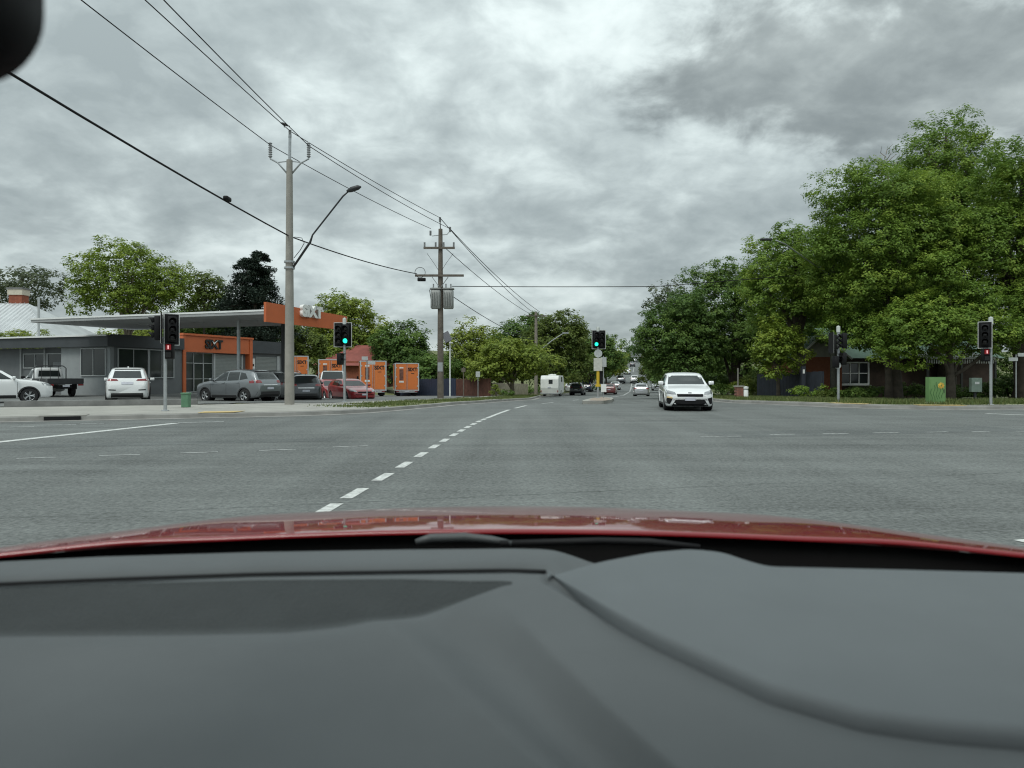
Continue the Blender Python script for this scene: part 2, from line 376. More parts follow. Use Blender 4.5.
# low dark garden edging between footpath and yard
d_ = Vector((5.7, 2.1)).normalized()
e = thing('garden_edging', 'low dark concrete edging wall between the footpath and the hire yard', 'edging', (0,0,0))
e1 = MB(); pa = (-18.9, 26.45); pb = (-12.75, 28.8)
e1.prism([pa, pb, (pb[0]-.15, pb[1]+.38), (pa[0]-.15, pa[1]+.38)], .08, .36); e1.build('coping', CONC_D, e)
mb = MB(); mb.prism([(pa[0]-.16, pa[1]+.40), (pb[0]-.16, pb[1]+.40), (pb[0]-.6, pb[1]+1.2), (pa[0]-.6, pa[1]+1.2)], .1, .30); mb.build('soil', EARTH, e)
# kerb drain
e = thing('storm_drain', 'dark gutter drain opening let into the left kerb', 'drain', (0,0,0))
MB().prism([(-13.45,20.42),(-12.6,20.76),(-12.66,20.93),(-13.51,20.59)], .012, .126).build('opening', BLACK, e)
MB().prism([(-13.6,20.42),(-12.5,20.86),(-12.66,21.3),(-13.76,20.86)], .127, .160).build('lintel', CONC, e)

# painted markings
def mark(name, pts, mat=MARK, dz=.005): return sheet(name, pts, dz, mat, 'structure')
lane = [(3.0,-2.05),(5,-1.93),(6.9,-1.80),(7.87,-1.74),(10.4,-1.57),(13.07,-1.43),(15.7,-1.285),(18.1,-1.125),(20.3,-.95),(22,-.76),(24.6,-.46),(27.2,-.13),(29.8,.33),(33,1.0),(38,2.2),(44,3.5),(55,5.9),(70,8.0)]
LY_ = np.array([a for a, b in lane]); LX_ = np.array([b for a, b in lane])
def lx(y): return float(np.interp(y, LY_, LX_))
def lane_quad(y0, y1, wd, mat=MARK):
    n = max(1, int((y1-y0)/2)); ys_ = np.linspace(y0, y1, n+1)
    mark('lane_marking', [(lx(y)-wd/2, y) for y in ys_]+[(lx(y)+wd/2, y) for y in ys_[::-1]], mat)
y = 6.28
dash_c = [6.89, 7.87, 9.15, 10.4, 11.75, 13.07, 14.35, 15.7, 16.9, 18.1, 19.2, 20.3]
for i, yc in enumerate(dash_c): lane_quad(yc-.34, yc+.34, .135)
for yc in (21.3,): lane_quad(yc-.34, yc+.34, .135)
lane_quad(21.9, 27.3, .13); lane_quad(28.6, 31.2, .13); lane_quad(35, 38, .13); lane_quad(46, 49, .13)
def px_mark(name, u0, u1, v0, v1, wd, mat):   # stripe across the view between two ground points
    def gp(u, v):
        Y = EYE*FPX/(v-HOR); return Vector((gx(u, Y), Y))
    a, b = gp(u0, v0), gp(u1, v1); d = (b-a).normalized(); n = Vector((-d.y, d.x))*wd/2
    mark(name, [tuple(a-n), tuple(b-n), tuple(b+n), tuple(a+n)], mat)
for u0, u1, v in ((16.5,56,458.2),(99,140,455.4),(180,218,452.8),(259,296,450.2),(333,368,446.7)): px_mark('crossing_dash', u0, u1, v+.5, v-.7, .09, MARKW)
for u0, u1, v in ((700,741,436.6),(769.5,795,434.6),(823,848.5,433.8),(873,898.5,432.9),(926,947.5,432.2),(972,990,431.8),(1016,1040,431.4)): px_mark('crossing_dash', u0, u1, v+.1, v-.3, .10, MARKW)
px_mark('stop_line', -60, 176, 448.5, 423.3, .26, MARK); px_mark('stop_line', 178, 224, 423, 421.6, .18, MARKW)
for u0, u1, v in ((10,34,427.3),(48,76,425.3),(80,104,424)): px_mark('edge_dash', u0, u1, v, v-.6, .13, MARKW)
px_mark('stop_line', 986, 1060, 413.6, 416.6, .22, MARK)
mark('stop_line', [(4.0,5.5),(5.9,5.98),(5.86,6.10),(3.96,5.62)], MARK)
# far road lines: stop bars beside the island and the centre line going uphill
mark('stop_line', [(6.3,37.5),(8.6,36.6),(8.6,36.95),(6.3,37.85)], MARKW)
mark('turn_marking', [(7.9,42.5),(9.4,42.0),(9.5,42.8),(8.0,43.3)], MARKW)
mark('turn_marking', [(8.6,47.5),(10.6,46.6),(10.7,47.3),(8.7,48.2)], MARKW)
def xc(Y): return float(np.interp(Y, [45, 70, 110, 250, 375, 500, 650], [5.4, 10, 18.2, 43, 65.5, 88, 114]))
cy = np.concatenate([np.arange(55, 110, 5), np.arange(110, 640, 20)])
mark('centre_line', [(xc(y_)-.12, y_) for y_ in cy]+[(xc(y_)+.12, y_) for y_ in cy[::-1]], MARKW, .012)
# old trench repairs in the asphalt
PATCH = asphalt('asphalt_patch', (.118, .127, .124)); PATCHL = asphalt('asphalt_patch_pale', (.152, .160, .154))
sheet('road_patch', [(4.6,14.9),(12.5,16.9),(12.2,18.4),(4.3,16.4)], .0022, PATCH); sheet('road_patch', [(-9.5,12.6),(-3.5,14.2),(-3.7,14.9),(-9.7,13.3)], .0022, PATCH); sheet('road_patch', [(.2,19.8),(5.6,21.2),(5.2,22.7),(-.2,21.3)], .0022, PATCHL)
# traffic island
isl = [(3.55,36.0),(3.45,34.4),(3.75,33.5),(4.3,33.8),(5.3,38),(6.55,45.7),(7.2,53.5),(7.05,54.6),(6.8,53.6),(5.2,46.5)]
e = thing('traffic_island', 'narrow concrete traffic island under the centre signal', 'island', (0,0,0))
mb = MB(); n = len(isl); top = [(x, y_, Tz(x, y_)+.15) for x, y_ in isl]; bot = [(x, y_, Tz(x, y_)-.1) for x, y_ in isl]
mb.add(bot+top, [(i, (i+1) % n, n+(i+1) % n, n+i) for i in range(n)]+[tuple(i+n for i in t) for t in tessellate_polygon([[Vector((x, y_, 0)) for x, y_ in isl]])]); mb.build('kerbing', CONC, e)
cxm = sum(p[0] for p in isl)/n; cym = sum(p[1] for p in isl)/n
inn = [(cxm+(x-cxm)*.78, cym+(y_-cym)*.93) for x, y_ in isl]
mb = MB(); mb.add([(x, y_, Tz(x, y_)+.158) for x, y_ in inn], tessellate_polygon([[Vector((x, y_, 0)) for x, y_ in inn]])); mb.build('infill', P('island_infill', (.33, .27, .22), .9, var=.2, scale=2), e)
# tactile pads at the ramps
def pad(label, pts):
    o = MB(); o.prism(pts, 0, .012); o = o.build('tactile_pad', YELL); o.location = (0, 0, .152); tag(o, label, 'paving', 'tactile pads at the ramps')
pad('sandy yellow tactile pad at the kerb ramp near the small green box', [(-9.75,22.05),(-8.75,22.45),(-8.75,23.3),(-9.9,22.9)])
pad('sandy yellow tactile pad at the kerb below the green cabinet', [(15.9,27.75),(17.6,27.5),(17.7,28.1),(16.0,28.35)])
pad('sandy yellow tactile pad at the kerb beside the side-on signal', [(13.45,30.2),(14.3,28.9),(14.8,29.3),(13.95,30.6)])

# ------------------------------------------------------------------ the hire depot (old service station) on the left
ORANGE = P('orange_panel', (.56, .135, .045), .5, var=.06, scale=1.5)
CHAR = P('charcoal_fascia', (.055, .062, .068), .6, var=.12, scale=1.5)
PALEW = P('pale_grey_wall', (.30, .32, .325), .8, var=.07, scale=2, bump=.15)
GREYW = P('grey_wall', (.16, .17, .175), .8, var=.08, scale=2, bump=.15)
FRAME = P('window_frame', (.42, .44, .44), .5, var=.06)
SHUT = P('roller_shutter', (.26, .28, .27), .55, var=.06)
SOFF = P('canopy_soffit', (.36, .37, .37), .7, var=.14, scale=.7)
STEELR = P('pale_steel_roof', (.55, .57, .58), .5, .2, var=.14, scale=.8)
SIXB = P('sign_black', (.012, .012, .012), .4); SIXW = P('sign_white', (.78, .78, .76), .45)
d2 = Vector((.35, .937, 0)).normalized(); d1 = Vector((-d2.y, d2.x, 0))      # along the long front / along the short front (leftwards)
C1 = Vector((-24.3, 43, .1))
dep = thing('hire_depot', 'low grey car hire depot with charcoal fascia and orange entrance', 'building', C1, math.atan2(d2.y, d2.x))
# local frame: x along the receding front, y leftwards (into the building), z up
LENX, LENY = 16.2, 11.5
def lb(name, mat, x0, x1, y0, y1, z0, z1, parent=dep): return box(name, mat, parent, ((x0+x1)/2, (y0+y1)/2, (z0+z1)/2), (x1-x0, y1-y0, z1-z0))
lb('wall', PALEW, .0, .25, .0, 4.15, 0, 3.0)                # short front, pale part facing the camera
lb('wall', GREYW, .55, .8, 4.15, LENY, 0, 2.99)             # recessed part behind the ute
lb('wall', GREYW, .25, 5.55, .0, .25, 0, 2.99)              # long front, windows
lb('wall', GREYW, 5.6, 12.3, .35, .6, 0, 3.0)
lb('wall', GREYW, 12.3, LENX, .2, .45, 0, 2.98)
lb('wall', GREYW, LENX-.25, LENX, .45, LENY, 0, 2.97); lb('wall', GREYW, .8, LENX-.25, LENY-.25, LENY, 0, 2.96)
lb('fascia', CHAR, -.35, .0, -.2, LENY+.9, 2.98, 3.62); lb('fascia', CHAR, 0.003, 5.55, -.2, .0, 2.985, 3.74)
lb('fascia', CHAR, 12.35, LENX+.1, -.1, .2, 2.97, 3.92)
rf = lb('roof', STEELR, -.42, LENX+.1, .02, LENY+1.0, 3.625, 3.70); lb('gutter', WHITE, -.47, -.42, -.2, LENY+1.0, 3.60, 3.69, rf)
def window(x0, x1, z0, z1, nx, face='y', y=0., transom=None):
    """a framed window: frame > panes, mullions. face y: on the long front at y; face x: on the short front (x = y arg, spans along y)"""
    def pb(name, mat, a0, a1, b0, b1, d0, d1, par):
        if face == 'y': return box(name, mat, par, ((a0+a1)/2, y+(d0+d1)/2, (b0+b1)/2), (a1-a0, abs(d1-d0), b1-b0))
        return box(name, mat, par, (y+(d0+d1)/2, (a0+a1)/2, (b0+b1)/2), (abs(d1-d0), a1-a0, b1-b0))
    t = .06
    mb = MB()
    wd = (x1-x0)/nx
    def bb(a0, a1, b0, b1):
        if face == 'y': mb.box(((a0+a1)/2, y-.03, (b0+b1)/2), (a1-a0, .09, b1-b0))
        else: mb.box((y-.03, (a0+a1)/2, (b0+b1)/2), (.09, a1-a0, b1-b0))
    bb(x0-t, x1+t, z1, z1+t); bb(x0-t, x1+t, z0-t, z0); bb(x0-t, x0, z0, z1); bb(x1, x1+t, z0, z1)
    f = mb.build('window', FRAME, dep)
    for i in range(nx):
        pb('pane', WGLASS, x0+i*wd+.02, x0+(i+1)*wd-.02, z0+.004, z1-.004, -.012, -.03, f)
        if i: pb('mullion', FRAME, x0+i*wd-.02, x0+i*wd+.02, z0, z1, -.02, -.065, f)
    if transom:
        for z in transom: pb('transom', FRAME, x0, x1, z-.02, z+.02, -.031, -.06, f)
    return f
window(.35, 2.35, 1.25, 2.85, 2, 'x', 0.0)                       # pane pair on the pale wall
window(.55, 2.7, 1.12, 2.86, 2, 'y', 0.0); window(2.85, 4.75, 1.12, 2.86, 2, 'y', 0.0)
window(4.3, 6.0, 1.75, 2.6, 1, 'x', .55); window(6.15, 8.2, 1.75, 2.6, 2, 'x', .55)
for yy, z1_ in ((4.28, 2.98), (6.2, 2.98), (8.4, 2.98)): MB().tube([(.42, yy, 0), (.42, yy, z1_)], .045).build('downpipe', FRAME, dep)
lb('door', GREYW, .50, .56, 4.75, 5.55, .05, 2.1)
# orange portal
lb('portal', ORANGE, 5.55, 5.80, -.10, .35, 0, 3.98); lb('portal', ORANGE, 12.05, 12.35, -.10, .35, 0, 3.98)
hd = lb('portal_header', ORANGE, 5.803, 12.047, -.05, .34, 2.86, 3.98); lb('header_cap', ORANGE, 5.5, 12.4, -.16, .36, 3.985, 4.12)
window(5.95, 8.6, .12, 2.8, 3, 'y', .34, transom=(1.0, 2.1))
dr_ = lb('door', FRAME, 6.80, 6.86, .24, .30, .1, 2.1); lb('door_frame', FRAME, 7.68, 7.74, .24, .30, .1, 2.1, dr_); lb('door_rail', FRAME, 6.86, 7.68, .24, .30, 2.06, 2.12, dr_)
def shutter(x0, x1, z1_, y0):
    mb = MB(); n = 26
    for i in range(n):
        z = z1_*i/n; mb.box(((x0+x1)/2, y0, z+z1_/n/2), (x1-x0, .05, z1_/n*.8)); 
    o = mb.build('roller_door', SHUT, dep); o['kind'] = 'stuff'; lb('door_backing', SHUT, x0, x1, y0+.005, y0+.02, 0, z1_, o); return o
shutter(8.85, 11.45, 2.78, .30); shutter(12.95, 15.4, 2.70, .16)
lb('jamb', FRAME, 8.65, 8.8, .2, .34, 0, 2.8); lb('jamb', FRAME, 11.5, 11.62, .2, .34, 0, 2.8); lb('jamb', FRAME, 15.45, 15.75, .1, .19, 0, 2.8)
ps = lb('poster', SIXW, 12.42, 12.88, .13, .19, .9, 2.55)
for z in (1.2, 1.55, 1.95): lb('poster_picture', SIXB, 12.52, 12.78, .12, .128, z, z+.18, ps)
# front sign, black letters with a white sweep
rotf = (R(90), 0, 0)
lt = lettering('lettering', 'SIXT', .88, SIXB, hd, (8.35, -.10, 3.42), rotf, .04, .03, 1.0)
mb = MB(); mb.add([(8.15,-.16,3.68),(8.33,-.16,3.58),(8.72,-.16,3.80),(8.36,-.16,3.48),(8.28,-.16,3.44)], [(0,1,4),(1,2,3),(1,3,4)]); mb.build('sign_sweep', SIXW, lt.parent)
# chimney pipe / vent mast on the roof
MB().tube([(-.1, 6.0, 3.7), (-.1, 6.0, 6.2)], .07).build('vent_mast', FRAME, dep)

# forecourt canopy
can = thing('forecourt_canopy', 'thin flat forecourt canopy on posts with orange sign fascia', 'canopy', (0,0,0))
A_ = Vector((-27.0, 39.9)); B_ = Vector((-12.0, 34.5)); dd = Vector((.35, .937)).normalized(); Cc = B_+dd*6.6; Dd = A_+dd*6.9
poly = [tuple(A_), tuple(B_), tuple(Cc), tuple(Dd)]
MB().prism(poly, 4.30, 4.44).build('soffit', SOFF, can)
MB().prism([tuple(A_+Vector((-.05,-.02))), tuple(B_+Vector((.0,-.03))), tuple(Cc), tuple(Dd)], 4.443, 4.53).build('roof_sheet', WHITE, can)
f3 = Vector((dd.y, -dd.x))
def fas(p, qd, z0, z1, z2, name, mat, th=.14):
    mb = MB(); p2 = p+qd; n = f3*th
    a = [(p.x, p.y), (p2.x, p2.y), (p2.x+n.x, p2.y+n.y), (p.x+n.x, p.y+n.y)]; tz = [z1, z2, z2, z1]
    mb.add([(x, y_, z0) for x, y_ in a]+[(x, y_, z) for (x, y_), z in zip(a, tz)], [(0,1,2,3),(4,7,6,5),(0,4,5,1),(1,5,6,2),(2,6,7,3),(3,7,4,0)]); return mb.build(name, mat, can)
B2 = B_+f3*.03
fa = fas(B2-dd*.1, dd*6.9, 3.92, 4.88, 4.72, 'fascia_sign', ORANGE)
lettering('lettering', 'SIXT', .78, SIXW, fa, tuple((B2+dd*3.35+f3*.22))+(4.66,), (R(90), 0, math.atan2(dd.y, dd.x)), .10, .05, 1.15)
for u, Y in ((238.6, 38.5), (283, 39.5)):
    x = gx(u, Y); c = MB(); c.tube([(x, Y, .1), (x, Y, 4.3)], .095, 10); c.build('post', GALV if u < 250 else DARKM, can, True, 40)
for t in (.3, .55, .78):
    p = A_.lerp(B_, t)+dd*3.2; box('soffit_light', SOFF, can, (p.x, p.y, 4.28), (.6, .6, .05), .36)
# neighbours behind the depot
hs = thing('cottage', 'old cottage with pale corrugated roof and banded brick chimney', 'house', (gx(10, 62), 62, .1))
RB = P('red_brick', (.30, .095, .055), .85, var=.25, scale=4, bump=.3); CREAM = P('cream_render', (.60, .55, .45), .8, var=.1)
box('wall', P('weatherboard', (.45,.44,.42), .8), hs, (-4, 0, 2.0), (16, 9, 4.0))
mb = MB(); zr = gz(303, 62)-.1; ze = gz(338, 58)
mb.add([(-12.6,-5,ze),(6.6,-5,ze-.15),(6.6,5,ze-.15),(-12.6,5,ze),(-9,0,zr),(1.6,0,zr-.05)], [(0,1,5,4),(1,2,5),(2,3,4,5),(3,0,4)]); rfh = mb.build('roof', STEELR, hs)
for i in range(48):
    xx = -12.3+i*.4
    t0 = max(0., min(1., (xx+12.6)/3.6)) if xx < -9 else (1. if xx < 1.6 else max(0., (6.6-xx)/5))
    if t0 > .05: MB().tube([(xx, -5.0, ze+.01), (xx, -5+5*t0, ze+(zr-ze)*t0+.015)], .022, 5).build('roof_rib', STEELR, rfh)
cx_ = .35
c = MB().box((cx_, .6, zr-.15), (1.15, .9, 1.9)).build('chimney', RB, hs); MB().box((cx_, .6, zr+.98), (1.3, 1.05, .5)).build('chimney_band', CREAM, c); MB().box((cx_, .6, zr+1.30), (1.42, 1.15, .14)).build('chimney_cap', CONC_D, c)
c = MB().box((-2.1, .6, zr-.2), (.9, .9, 1.3)).build('chimney', RB, hs); MB().box((-2.1, .6, zr+.62), (1.0, 1.0, .35)).build('chimney_band', CREAM, c)
hr = thing('red_roof_house', 'brick house with a hipped rusty red roof behind the trucks', 'house', (gx(352, 88), 88, Tz(gx(352,88), 88)))
RR = P('rust_red_roof', (.26, .075, .06), .7, var=.18, scale=1.2)
box('wall', RB, hr, (0, 4, 1.6), (9, 8, 3.2))
z0 = gz(366, 84)+.1; z1_ = gz(345.5, 88)+.2; zb = Tz(gx(352,88), 88)
mb = MB(); mb.add([(-5.3,-.6,z0-zb),(5.2,-.6,z0-zb),(5.2,9,z0-zb),(-5.3,9,z0-zb),(-.2,4,z1_-zb),(1.6,4,z1_-zb)], [(0,1,5,4),(1,2,5),(2,3,4,5),(3,0,4)]); mb.build('roof', RR, hr)

# fences on the left
def fence(name, label, p, q_, h, mat, bw, gap=.012, drop=0):
    o = thing(name, label, 'fence', (0,0,0)); p = Vector(p); q_ = Vector(q_); d = q_-p; n = int(d.length/bw); mb = MB(); a = math.atan2(d.y, d.x); rnd = random.Random(n)
    for i in range(n):
        c = p+d*((i+.5)/n); z = Tz(c.x, c.y)+drop; hh = h*(1+rnd.uniform(-.015, .015)); mb.box((c.x, c.y, z+hh/2), (bw-gap, .025+.01*(i % 2), hh), a)
    b = mb.build('boards', mat, o); b['kind'] = 'stuff'
    m = max(1, int(d.length/2.4)); off = Vector((-d.y, d.x)).normalized()*.06
    for i in range(m+1):
        c = p+d*(i/m)+off; box('post', mat, o, (c.x, c.y, Tz(c.x, c.y)+drop+h/2), (.1, .08, h), a)
    for k in (.25, .85):
        c = (p+q_)/2+off; za = Tz(p.x, p.y); zb_ = Tz(q_.x, q_.y); mb = MB(); mb.tube([(p.x+off.x, p.y+off.y, za+drop+h*k), (q_.x+off.x, q_.y+off.y, zb_+drop+h*k)], .04, 4); mb.build('rail', mat, o)
    return o
NAVY = P('navy_steel', (.035, .05, .085), .5, var=.1); BROWNF = P('red_brown_paling', (.105, .045, .032), .8, var=.3, scale=3); PALEF = P('weathered_paling', (.36, .32, .25), .85, var=.3, scale=3)
CHARF = P('charcoal_paling', (.028, .033, .045), .8, var=.25, scale=2)
fence('steel_fence', 'navy blue steel panel fence behind the utility pole', (gx(400,70),70), (gx(455.5,66),66), 1.75, NAVY, .22)
fence('paling_fence', 'red-brown paling fence right of the navy fence', (gx(456,66),66), (gx(489.5,62),62), 1.7, BROWNF, .16)
fence('paling_fence', 'weathered pale paling fence under the roadside trees', (gx(490,66),66), (gx(528,78),78), 1.35, PALEF, .16)

# ------------------------------------------------------------------ poles
def bird(loc):
    mb = MB(); mb.tube([(-.14,0,.05),(-.08,0,.09),(0,0,.12),(.08,0,.17),(.13,0,.19),(.17,0,.18)], [.015,.04,.06,.05,.035,.008], 8); o = mb.build('bird', BLACK, None, True)
    mb = MB(); mb.tube([(-.12,0,.06),(-.26,0,.02)], [.03,.02], 6); mb.build('tail', BLACK, o); MB().tube([(0,.02,.0),(0,.02,.08)], .008, 5).build('leg', BLACK, o); MB().tube([(0,-.02,.0),(0,-.02,.08)], .008, 5).build('leg', BLACK, o)
    o.location = loc; o.rotation_euler = (0, 0, R(160)); tag(o, 'small black bird perched on the wires above the concrete pole', 'bird')
def insulator(par, p, h=.55, r=.09):
    mb = MB(); pr = []
    for i in range(7): z = h*i/7; pr += [(r*.55, z), (r, z+h/14)]
    pr = [(.001, 0)]+pr+[(r*.5, h), (.001, h)]; mb.lathe(pr, (0,0,1), p, 10); return mb.build('insulator', P('porcelain', (.33,.34,.35), .3), par, True, 50)
P1 = Vector((gx(289.5, 28.9), 28.9, 0)); ztop1 = gz(160, 28.9); zext = gz(131, 28.9)
p1 = thing('power_pole', 'tall tapered concrete power pole with V-shaped insulator arms beside the depot', 'power pole', P1)
MB().tube([(0,0,-.3),(0,0,2),(0,0,ztop1)], [.195,.185,.12], 14).build('shaft', POLE_C, p1, True, 40)
MB().tube([(0,0,ztop1-.4),(.02,0,zext-.15)], .06, 8).build('mast', GALV, p1, True, 40)
insulator(p1, (.02,0,zext-.3), .35, .07)
for s in (-1, 1):
    ex = s*.78; a = MB(); a.tube([(s*.1,0,ztop1-.55),(ex*.6,0,ztop1-.12),(ex,0,ztop1+.05),(ex,0,ztop1+.12)], .035, 6); a.build('arm', GALV, p1, True); MB().tube([(s*.05,0,ztop1-.05),(ex*.65,0,ztop1-.10)], .022, 6).build('brace', GALV, p1)
    insulator(p1, (ex,0,ztop1+.10), .62, .085)
lampz = gz(194, 28.9); lx_ = gx(352, 28.9)-P1.x
lm = MB(); lm.tube([(.15,-.05,gz(268,28.9)),(.9,-.2,gz(243,28.9)),(1.0,-.22,gz(236,28.9)),(lx_-.25,-.5,lampz-.22),(lx_,-.55,lampz-.02)], [.05,.05,.035,.035,.03], 8); la = lm.build('lamp_arm', DARKM, p1, True)
mb = MB(); mb.tube([(lx_-.08,-.55,lampz-.04),(lx_+.1,-.57,lampz+.03),(lx_+.38,-.6,lampz+.11),(lx_+.5,-.61,lampz+.13)], [.05,.11,.10,.03], 8); mb.build('lamp_head', DARKM, la, True)
for z in (gz(262,28.9), gz(268,28.9)): MB().lathe([(.21,-.04),(.215,-.04),(.215,.04),(.21,.04)], (0,0,1), (0,0,z), 14).build('band', GALV, p1)
MB().tube([(.18,0,gz(258,28.9)),(.45,-.02,gz(250,28.9)),(.6,0,gz(243,28.9)),(.5,0,gz(238,28.9)),(.2,0,gz(237,28.9))], .014, 5).build('service_loop', BLACK, p1)
bird((P1.x-.1, 28.55, zext+.02))

Y2 = 43.5; P2 = Vector((gx(440.5, Y2), Y2, Tz(gx(440.5,Y2), Y2))); zt2 = gz(229, Y2)-P2.z
p2 = thing('power_pole', 'timber power pole carrying a grey transformer and two crossarms', 'power pole', P2)
k2 = Y2/FPX
def l2(u, v, y=0.): return ((u-440.5)*k2, y, gz(v, Y2)-P2.z)
MB().tube([(0,0,-.3),(0,0,4),(0,0,zt2)], [.20,.185,.125], 12).build('shaft', TIMBER, p2, True, 40)
MB().tube([(0,0,zt2-.1), l2(440,219)], .03, 6).build('mast', DARKM, p2); insulator(p2, l2(440,222), .3, .08)
for (u0, u1, v, th, nm) in ((424,455,248.5,.12,'crossarm'), (415.5,464,276,.13,'crossarm')):
    a = l2(u0, v, -.2); b = l2(u1, v-.5, -.2); box(nm, TIMBER, p2, ((a[0]+b[0])/2, -.2, a[2]), (b[0]-a[0], .12, th))
for u in (425, 436, 444, 454): insulator(p2, l2(u, 248, -.2), .32, .07)
MB().tube([l2(432,236), l2(440,235), l2(447,234.5), l2(450,231)], .025, 6).build('arm', GALV, p2); insulator(p2, l2(450,232), .32, .08); insulator(p2, l2(430.5,235.5), .3, .08)
for s in (-1, 1): MB().tube([l2(440.5+s*1, 287, -.15), l2(440.5+s*8, 277.5, -.2)], .025, 5).build('brace', GALV, p2)
for s in (-1, 1): MB().tube([l2(440.5+s*1.5, 271, -.2), l2(440.5+s*6, 264, -.25), l2(440.5+s*13, 254, -.2)], .012, 5).build('jumper', BLACK, p2)
tm = P('transformer_grey', (.30,.31,.30), .5, .2, var=.1)
for uc, nm in ((436, 'transformer'), (448.5, 'transformer')):
    c = l2(uc, 299.5, -.05); t_ = MB().rbox((c[0], -.05, c[2]), (.62, .55, 1.15), .12).build(nm, tm, p2, True, 50)
    MB().rbox((c[0], -.05, c[2]+.64), (.7, .62, .1), .1).build('lid', tm, t_, True, 50)
    for i in range(4): box('cooling_fin', tm, t_, (c[0]-.22+i*.145, -.36, c[2]), (.03, .10, .85))
    for s in (-.15, .15): insulator(t_, (c[0]+s, -.05, c[2]+.68), .28, .05)
MB().tube([l2(433.5,287), l2(429.5,290), l2(431,300), l2(434,308)], .02, 5).build('cable', BLACK, p2)
MB().lathe([(.3,-.01),(.33,0),(.3,.01)], (0,1,0), l2(420.5,273,-.2), 20).build('cable_loop', BLACK, p2)
MB().rbox(l2(422,280,-.2), (.5,.2,.2), .05).build('fuse_box', BLACK, p2, True, 50)
box('tin_band', GALV, p2, (0, -.19, gz(367,Y2)-P2.z), (.30, .03, .55))

Y3 = 78; P3 = Vector((gx(536, Y3), Y3, Tz(gx(536,Y3), Y3)))
p3 = thing('power_pole', 'short pale timber pole with a thin lamp arm near the caravan', 'power pole', P3)
MB().tube([(0,0,-.3),(0,0,gz(312,Y3)-P3.z)], [.2,.15], 10).build('shaft', P('pole_timber_pale', (.24,.21,.18), .85, var=.25), p3, True, 40)
k3 = Y3/FPX
MB().tube([(.1,0,gz(353,Y3)-P3.z),(1.7,-.3,gz(341,Y3)-P3.z),(2.9,-.5,gz(334,Y3)-P3.z)], .05, 6).build('lamp_arm', GALV, p3); MB().rbox((3.2,-.5,gz(333.5,Y3)-P3.z), (.7,.25,.12), .06).build('lamp_head', GALV, p3)
box('crossarm', TIMBER, p3, (0, -.2, gz(316,Y3)-P3.z), (2.2, .12, .12))
Y4 = 43.0; P4 = Vector((gx(833.5, Y4), Y4, Tz(20, Y4)+.15))
p4 = thing('lamp_pole', 'dark timber pole among the elms carrying a curved street lamp', 'street lamp', P4)
MB().tube([(0,0,-.3),(0,0,gz(235,Y4)-P4.z)], [.2,.15], 10).build('shaft', P('pole_timber_dark', (.075,.075,.06), .85, var=.3), p4, True, 40)
ofs = 5.2   # the arm reaches out over the road towards the viewer
Yl = Y4-ofs
MB().tube([(0,-.1,gz(278,Y4)-P4.z),(gx(806,Y4-2)-P4.x,-2,gz(259,Y4-2)-P4.z),(gx(785,Yl+1)-P4.x,-ofs+1,gz(244,Yl+1)-P4.z),(gx(776,Yl)-P4.x,-ofs,gz(240.5,Yl)-P4.z)], .04, 8).build('lamp_arm', GALV, p4, True)
MB().rbox((gx(766,Yl)-P4.x,-ofs,gz(239.5,Yl)-P4.z), (.62,.24,.11), .06).build('lamp_head', DARKM, p4, True, 50)
# solar path light
Ys = 60; Ps = Vector((gx(450, Ys), Ys, Tz(gx(450,Ys), Ys)+.1))
sl = thing('solar_light', 'slim white post with a tilted solar panel on top', 'solar light', Ps)
MB().tube([(0,0,-.2),(0,0,gz(340,Ys)-Ps.z)], [.06,.05], 8).build('post', WHITE, sl, True, 40)
box('solar_panel', P('solar_cells', (.03,.035,.05), .25), sl, (-.25, -.1, gz(337,Ys)-Ps.z), (.62, .06, .95), 0, R(-25), R(-28)); box('lamp', WHITE, sl, (.1,-.2,gz(343,Ys)-Ps.z), (.3,.4,.08))
def post_sign(name, label, cat, u, vb, vt, Y, blades, mat=GALV, r=.03, dz=.12):
    p = Vector((gx(u, Y), Y, Tz(gx(u,Y), Y)+dz)); o = thing(name, label, cat, p); MB().tube([(0,0,-.3),(0,0,gz(vt,Y)-p.z)], r, 8).build('post', mat, o, True, 40)
    for (u0, u1, v0, v1, m, nm) in blades:
        box(nm, m, o, (gx((u0+u1)/2,Y)-p.x, -.05, gz((v0+v1)/2,Y)-p.z), ((u1-u0)/FPX*Y, .03, (v1-v0)/FPX*Y))
    return o
SGN = P('sign_back', (.50,.52,.52), .5, .3)
post_sign('street_sign', 'thin street name post with two pale blades by the red cars', 'street sign', 367, 403, 356.5, 36, [(362,368,356.5,360,SGN,'name_blade'),(368,375.5,361,364.5,SGN,'name_blade')])
post_sign('street_sign', 'street name post with two pale blades right of the signal by the cabinet', 'street sign', 1016, 403, 354.5, 36, [(1008,1017,357.5,361,SGN,'name_blade'),(1017,1026,353,356.5,SGN,'name_blade')], dz=.15)
post_sign('bus_stop_post', 'thin rusty post on the verge in front of the paling fence', 'post', 463.5, 400, 367, 44, [(461.5,465.5,368,372,TIMBER,'plate')], TIMBER)
post_sign('parking_sign', 'thin grey parking sign post under the roadside trees', 'sign', 478, 398, 372, 58, [(475.8,480,371.5,377,SGN,'plate')])
post_sign('marker_post', 'bare grey steel post standing on the east verge', 'post', 738, 400, 368, 44, [], P('rust_post',(.2,.19,.17),.8), .05, .15)

